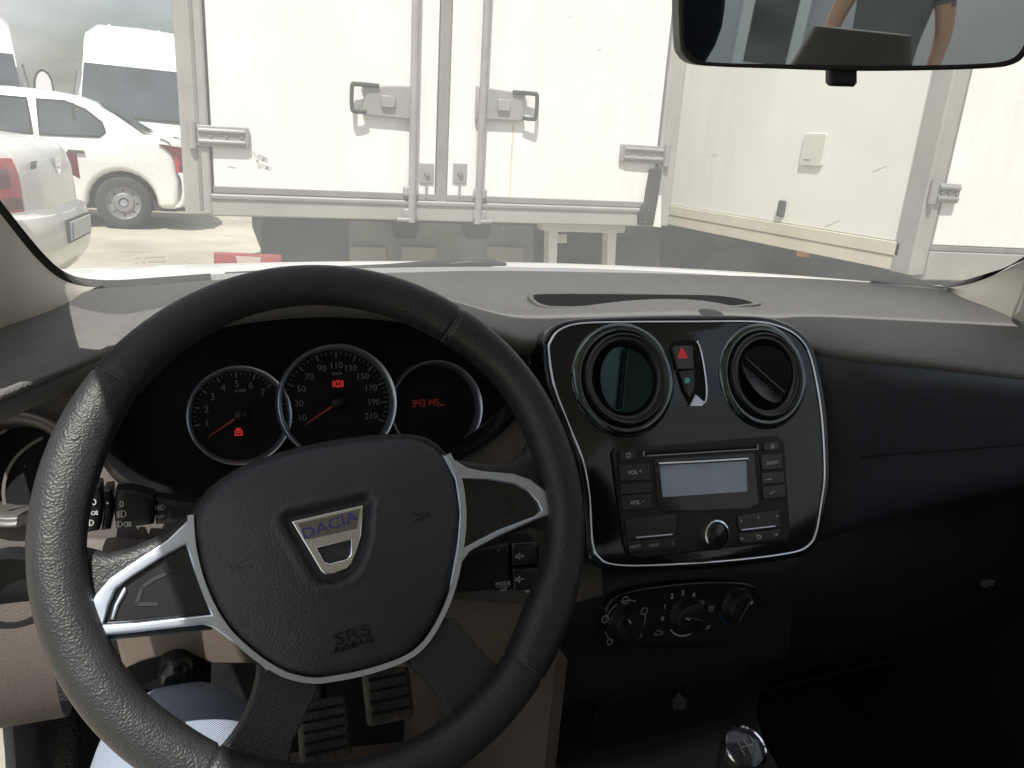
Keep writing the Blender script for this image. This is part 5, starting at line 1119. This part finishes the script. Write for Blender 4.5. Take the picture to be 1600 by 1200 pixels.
    # boot lid, bumper, plate and its fittings
    tail_patch(-.866, .866, .28, 1.085, .0, 1, 24, 20).build('tail_panel', 'paint', t_, smooth=60)
    bt = tail_patch(-.575, .575, .70, 1.06, .010, 1, 14, 10).build('boot_lid', 'paint', t_, smooth=50)
    tail_patch(-.87, .87, .29, .665, .028, 1, 24, 10).build('rear_bumper', 'paint', t_, smooth=60)
    np_ = Plane(W(-.035, 0, .56), -f_, -lft)
    p_ = plate('number_plate', 'plate', t_, np_, uvq(-.26, -.056, .26, .056), 0, .012, .003, uv=True)
    plate('plate_band', 'pblue', p_, np_, uvq(-.257, -.053, -.215, .053), .0115, .0135, .0003, uv=True)
    plate('plate_holder', 'rubber', p_, np_, uvq(-.275, -.07, .275, .068), -.012, .004, .002, uv=True)
    bl = Plane(W(.066, 0, .93), -f_, -lft); ll = Plane(W(tail_x(.40, .93) - .0105, .40, .93), -f_ - lft * .10, -lft)
    plate('badge', 'chrome', bt, bl, [(-.07, .055), (.07, .055), (.045, -.02), (.02, -.055), (-.02, -.055), (-.045, -.02)], 0, .012, .003, uv=True, hole=[[(-.035, -.005), (.035, -.005), (.018, -.035), (-.018, -.035)]])
    text('LOGAN', 'lettering', 'chassis', bt, ll, (0, .015), .06, .001, thick=.004)
    plate('boot_lock', 'chassis', bt, bl, rrect(.12, -.13, .16, -.08, .01), -.02, .004, .001, uv=True)
    return t_
tA = V((-.655, 4.80)); fA = V((-.995, .095)).normalized()
nA = V((fA.y, -fA.x))                                # its near side lies towards us
rc = tA                                              # near rear corner
sA = saloon('white saloon seen from its tail at left, red lamp, badge and number plate', (rc.x - nA.x * .86 , rc.y - nA.y * .86 if nA.y < 0 else rc.y + nA.y * .86), (fA.x, fA.y), 'white saloons parked at the left')
sB = saloon('white saloon seen side on beyond the nearer one, steel wheel and door handle', (P(195, 318, 10.3).x + .87, 10.3 + .86), (-1, .02), 'white saloons parked at the left')

def van(label, pos, fwd, sides=(-1, 1), cat='van'):
    f_ = V((*fwd, 0)).normalized(); lft = V((-f_.y, f_.x, 0)); o = V((*pos, -H)); up = V((0, 0, 1)); W = lambda x, y, z: o + f_ * x + lft * y + up * z
    t_ = thing('van', label, cat, o, 'high roofed white vans')
    # x = distance behind the nose
    rows = []
    for x, zt, hw_ in ((-.02, 1.0, .86), (-.25, 1.10, .93), (-.70, 1.26, .97), (-1.28, 2.02, .90), (-1.42, 2.26, .88), (-1.62, 2.52, .86), (-1.95, 2.66, .85), (-5.6, 2.66, .85)):
        ring = []
        zb_ = .42
        for a, z in ((-hw_ * 1.02, zb_), (-hw_ * 1.06, .9), (-hw_ * (1.05 if zt > 1.3 else 1.0), min(zt - .05, 1.3)), (-hw_ * .93, zt - .16 if zt > 1.3 else zt - .03), (-hw_ * .72, zt - .02), (0, zt), (hw_ * .72, zt - .02), (hw_ * .93, zt - .16 if zt > 1.3 else zt - .03), (hw_ * (1.05 if zt > 1.3 else 1.0), min(zt - .05, 1.3)), (hw_ * 1.06, .9), (hw_ * 1.02, zb_)): ring.append(W(x, a, z))
        rows.append(ring)
    MB().loft(rows, closed=True, caps=True).build('body', 'paint', t_, smooth=40)
    MB().prism([W(-.66, -.86, 1.29), W(-.66, .86, 1.29), W(-1.22, .80, 2.00), W(-1.22, -.80, 2.00)], up * .03 + f_ * .03).build('windscreen', 'wind', t_, bevel=.01)
    for sy in (-1, 1):
        MB().prism([W(-1.02, sy * 1.0, 1.28), W(-1.95, sy * 1.0, 1.28), W(-1.95, sy * .90, 1.92), W(-1.45, sy * .90, 1.92)], lft * (sy * .02)).build('side_window', 'wind', t_)
        if sy not in sides: continue
        mr = MB().loft([[W(-.78 + d * .10, sy * (1.12 + .125 * cos(q)), 1.60 + .25 * sin(q)) for q in [2 * pi * j / 14 for j in range(14)]] for d in (-.5, .5)], closed=True, caps=True).build('door_mirror', 'chassis', t_, smooth=50)
        MB().loft([[W(-.725 + d * .02, sy * (1.12 + .10 * cos(q)), 1.60 + .215 * sin(q)) for q in [2 * pi * j / 14 for j in range(14)]] for d in (-.5, .5)], closed=True, caps=True).build('mirror_face', 'paint', mr, smooth=50)
        MB().tube([W(-.85, sy * .95, 1.40), W(-.80, sy * 1.06, 1.44)], .03, 8).build('mirror_arm', 'chassis', mr)
    for sy in (-1, 1):
        for a in (-.95, -4.3): road_wheel(t_, W(a, sy * .90, .34), lft * sy, .34, .22)
    for a in (-.45, .25): MB().tube([W(-1.95, a, 2.655), W(-5.5, a, 2.655)], .016, 6).build('roof_ridge', 'paint', t_)
    MB().prism([W(.0, -.6, .78), W(.0, .6, .78), W(-.03, .6, .98), W(-.03, -.6, .98)], f_ * .03).build('grille', 'chassis', t_, bevel=.01)
    return t_
van('white high roofed van facing us behind the white saloons', (-.62, 12.6), (0.05, -1), (1,))
van('white high roofed van at the left edge, door mirror folded out', (-2.90, 12.3), (0.20, -1))

# ================================================================== BEHIND US (seen in the mirror)
bw = thing('building', 'grey building behind the car with a white framed window, seen in the mirror', 'building', (0, -7.2, -H))
MB().box((-1.7, -7.4, 1.2), 4.6, .3, 4.9).build('wall', 'wall', bw)
MB().box((5.85, -7.4, 1.2), 10.5, .3, 4.9).build('wall', 'wallp', bw)
wf = MB().build if False else None
b = MB(); wx, wz, ww, wh = -.35, .34, .50, 2.1
for cx, cz, sx, sz in ((wx - ww / 2, wz, .10, wh + .1), (wx + ww / 2, wz, .10, wh + .1), (wx, wz - wh / 2, ww - .1, .10), (wx, wz + wh / 2, ww - .1, .10)): b.box((cx, -7.2, cz), sx, .10, sz)
wfo = b.build('window', 'frame', bw)
MB().box((wx, -7.235, wz), ww - .1, .02, wh - .1).build('pane', 'wind', wfo)
MB().box((2.0, -7.6, 3.72), 21, 1.0, .14).build('roof_edge', 'frame', bw)
vr = thing('red_white_vehicle', 'white vehicle with red side stripe parked behind our car', 'van', (3.0, -5.4, -H))
MB().box((3.3, -5.6, -.10), 1.8, 3.4, 1.5).build('body', 'paint', vr, bevel=.15)
MB().box((2.385, -5.6, .15), .02, 3.2, .35).build('stripe', 'redlens', vr)
MB().box((2.385, -5.2, .42), .02, 1.6, .16).build('side_window', 'wind', vr)
for yy in (-4.5, -6.7): road_wheel(vr, (2.45, yy, -H + .33), (-1, 0, 0), .33, .2)
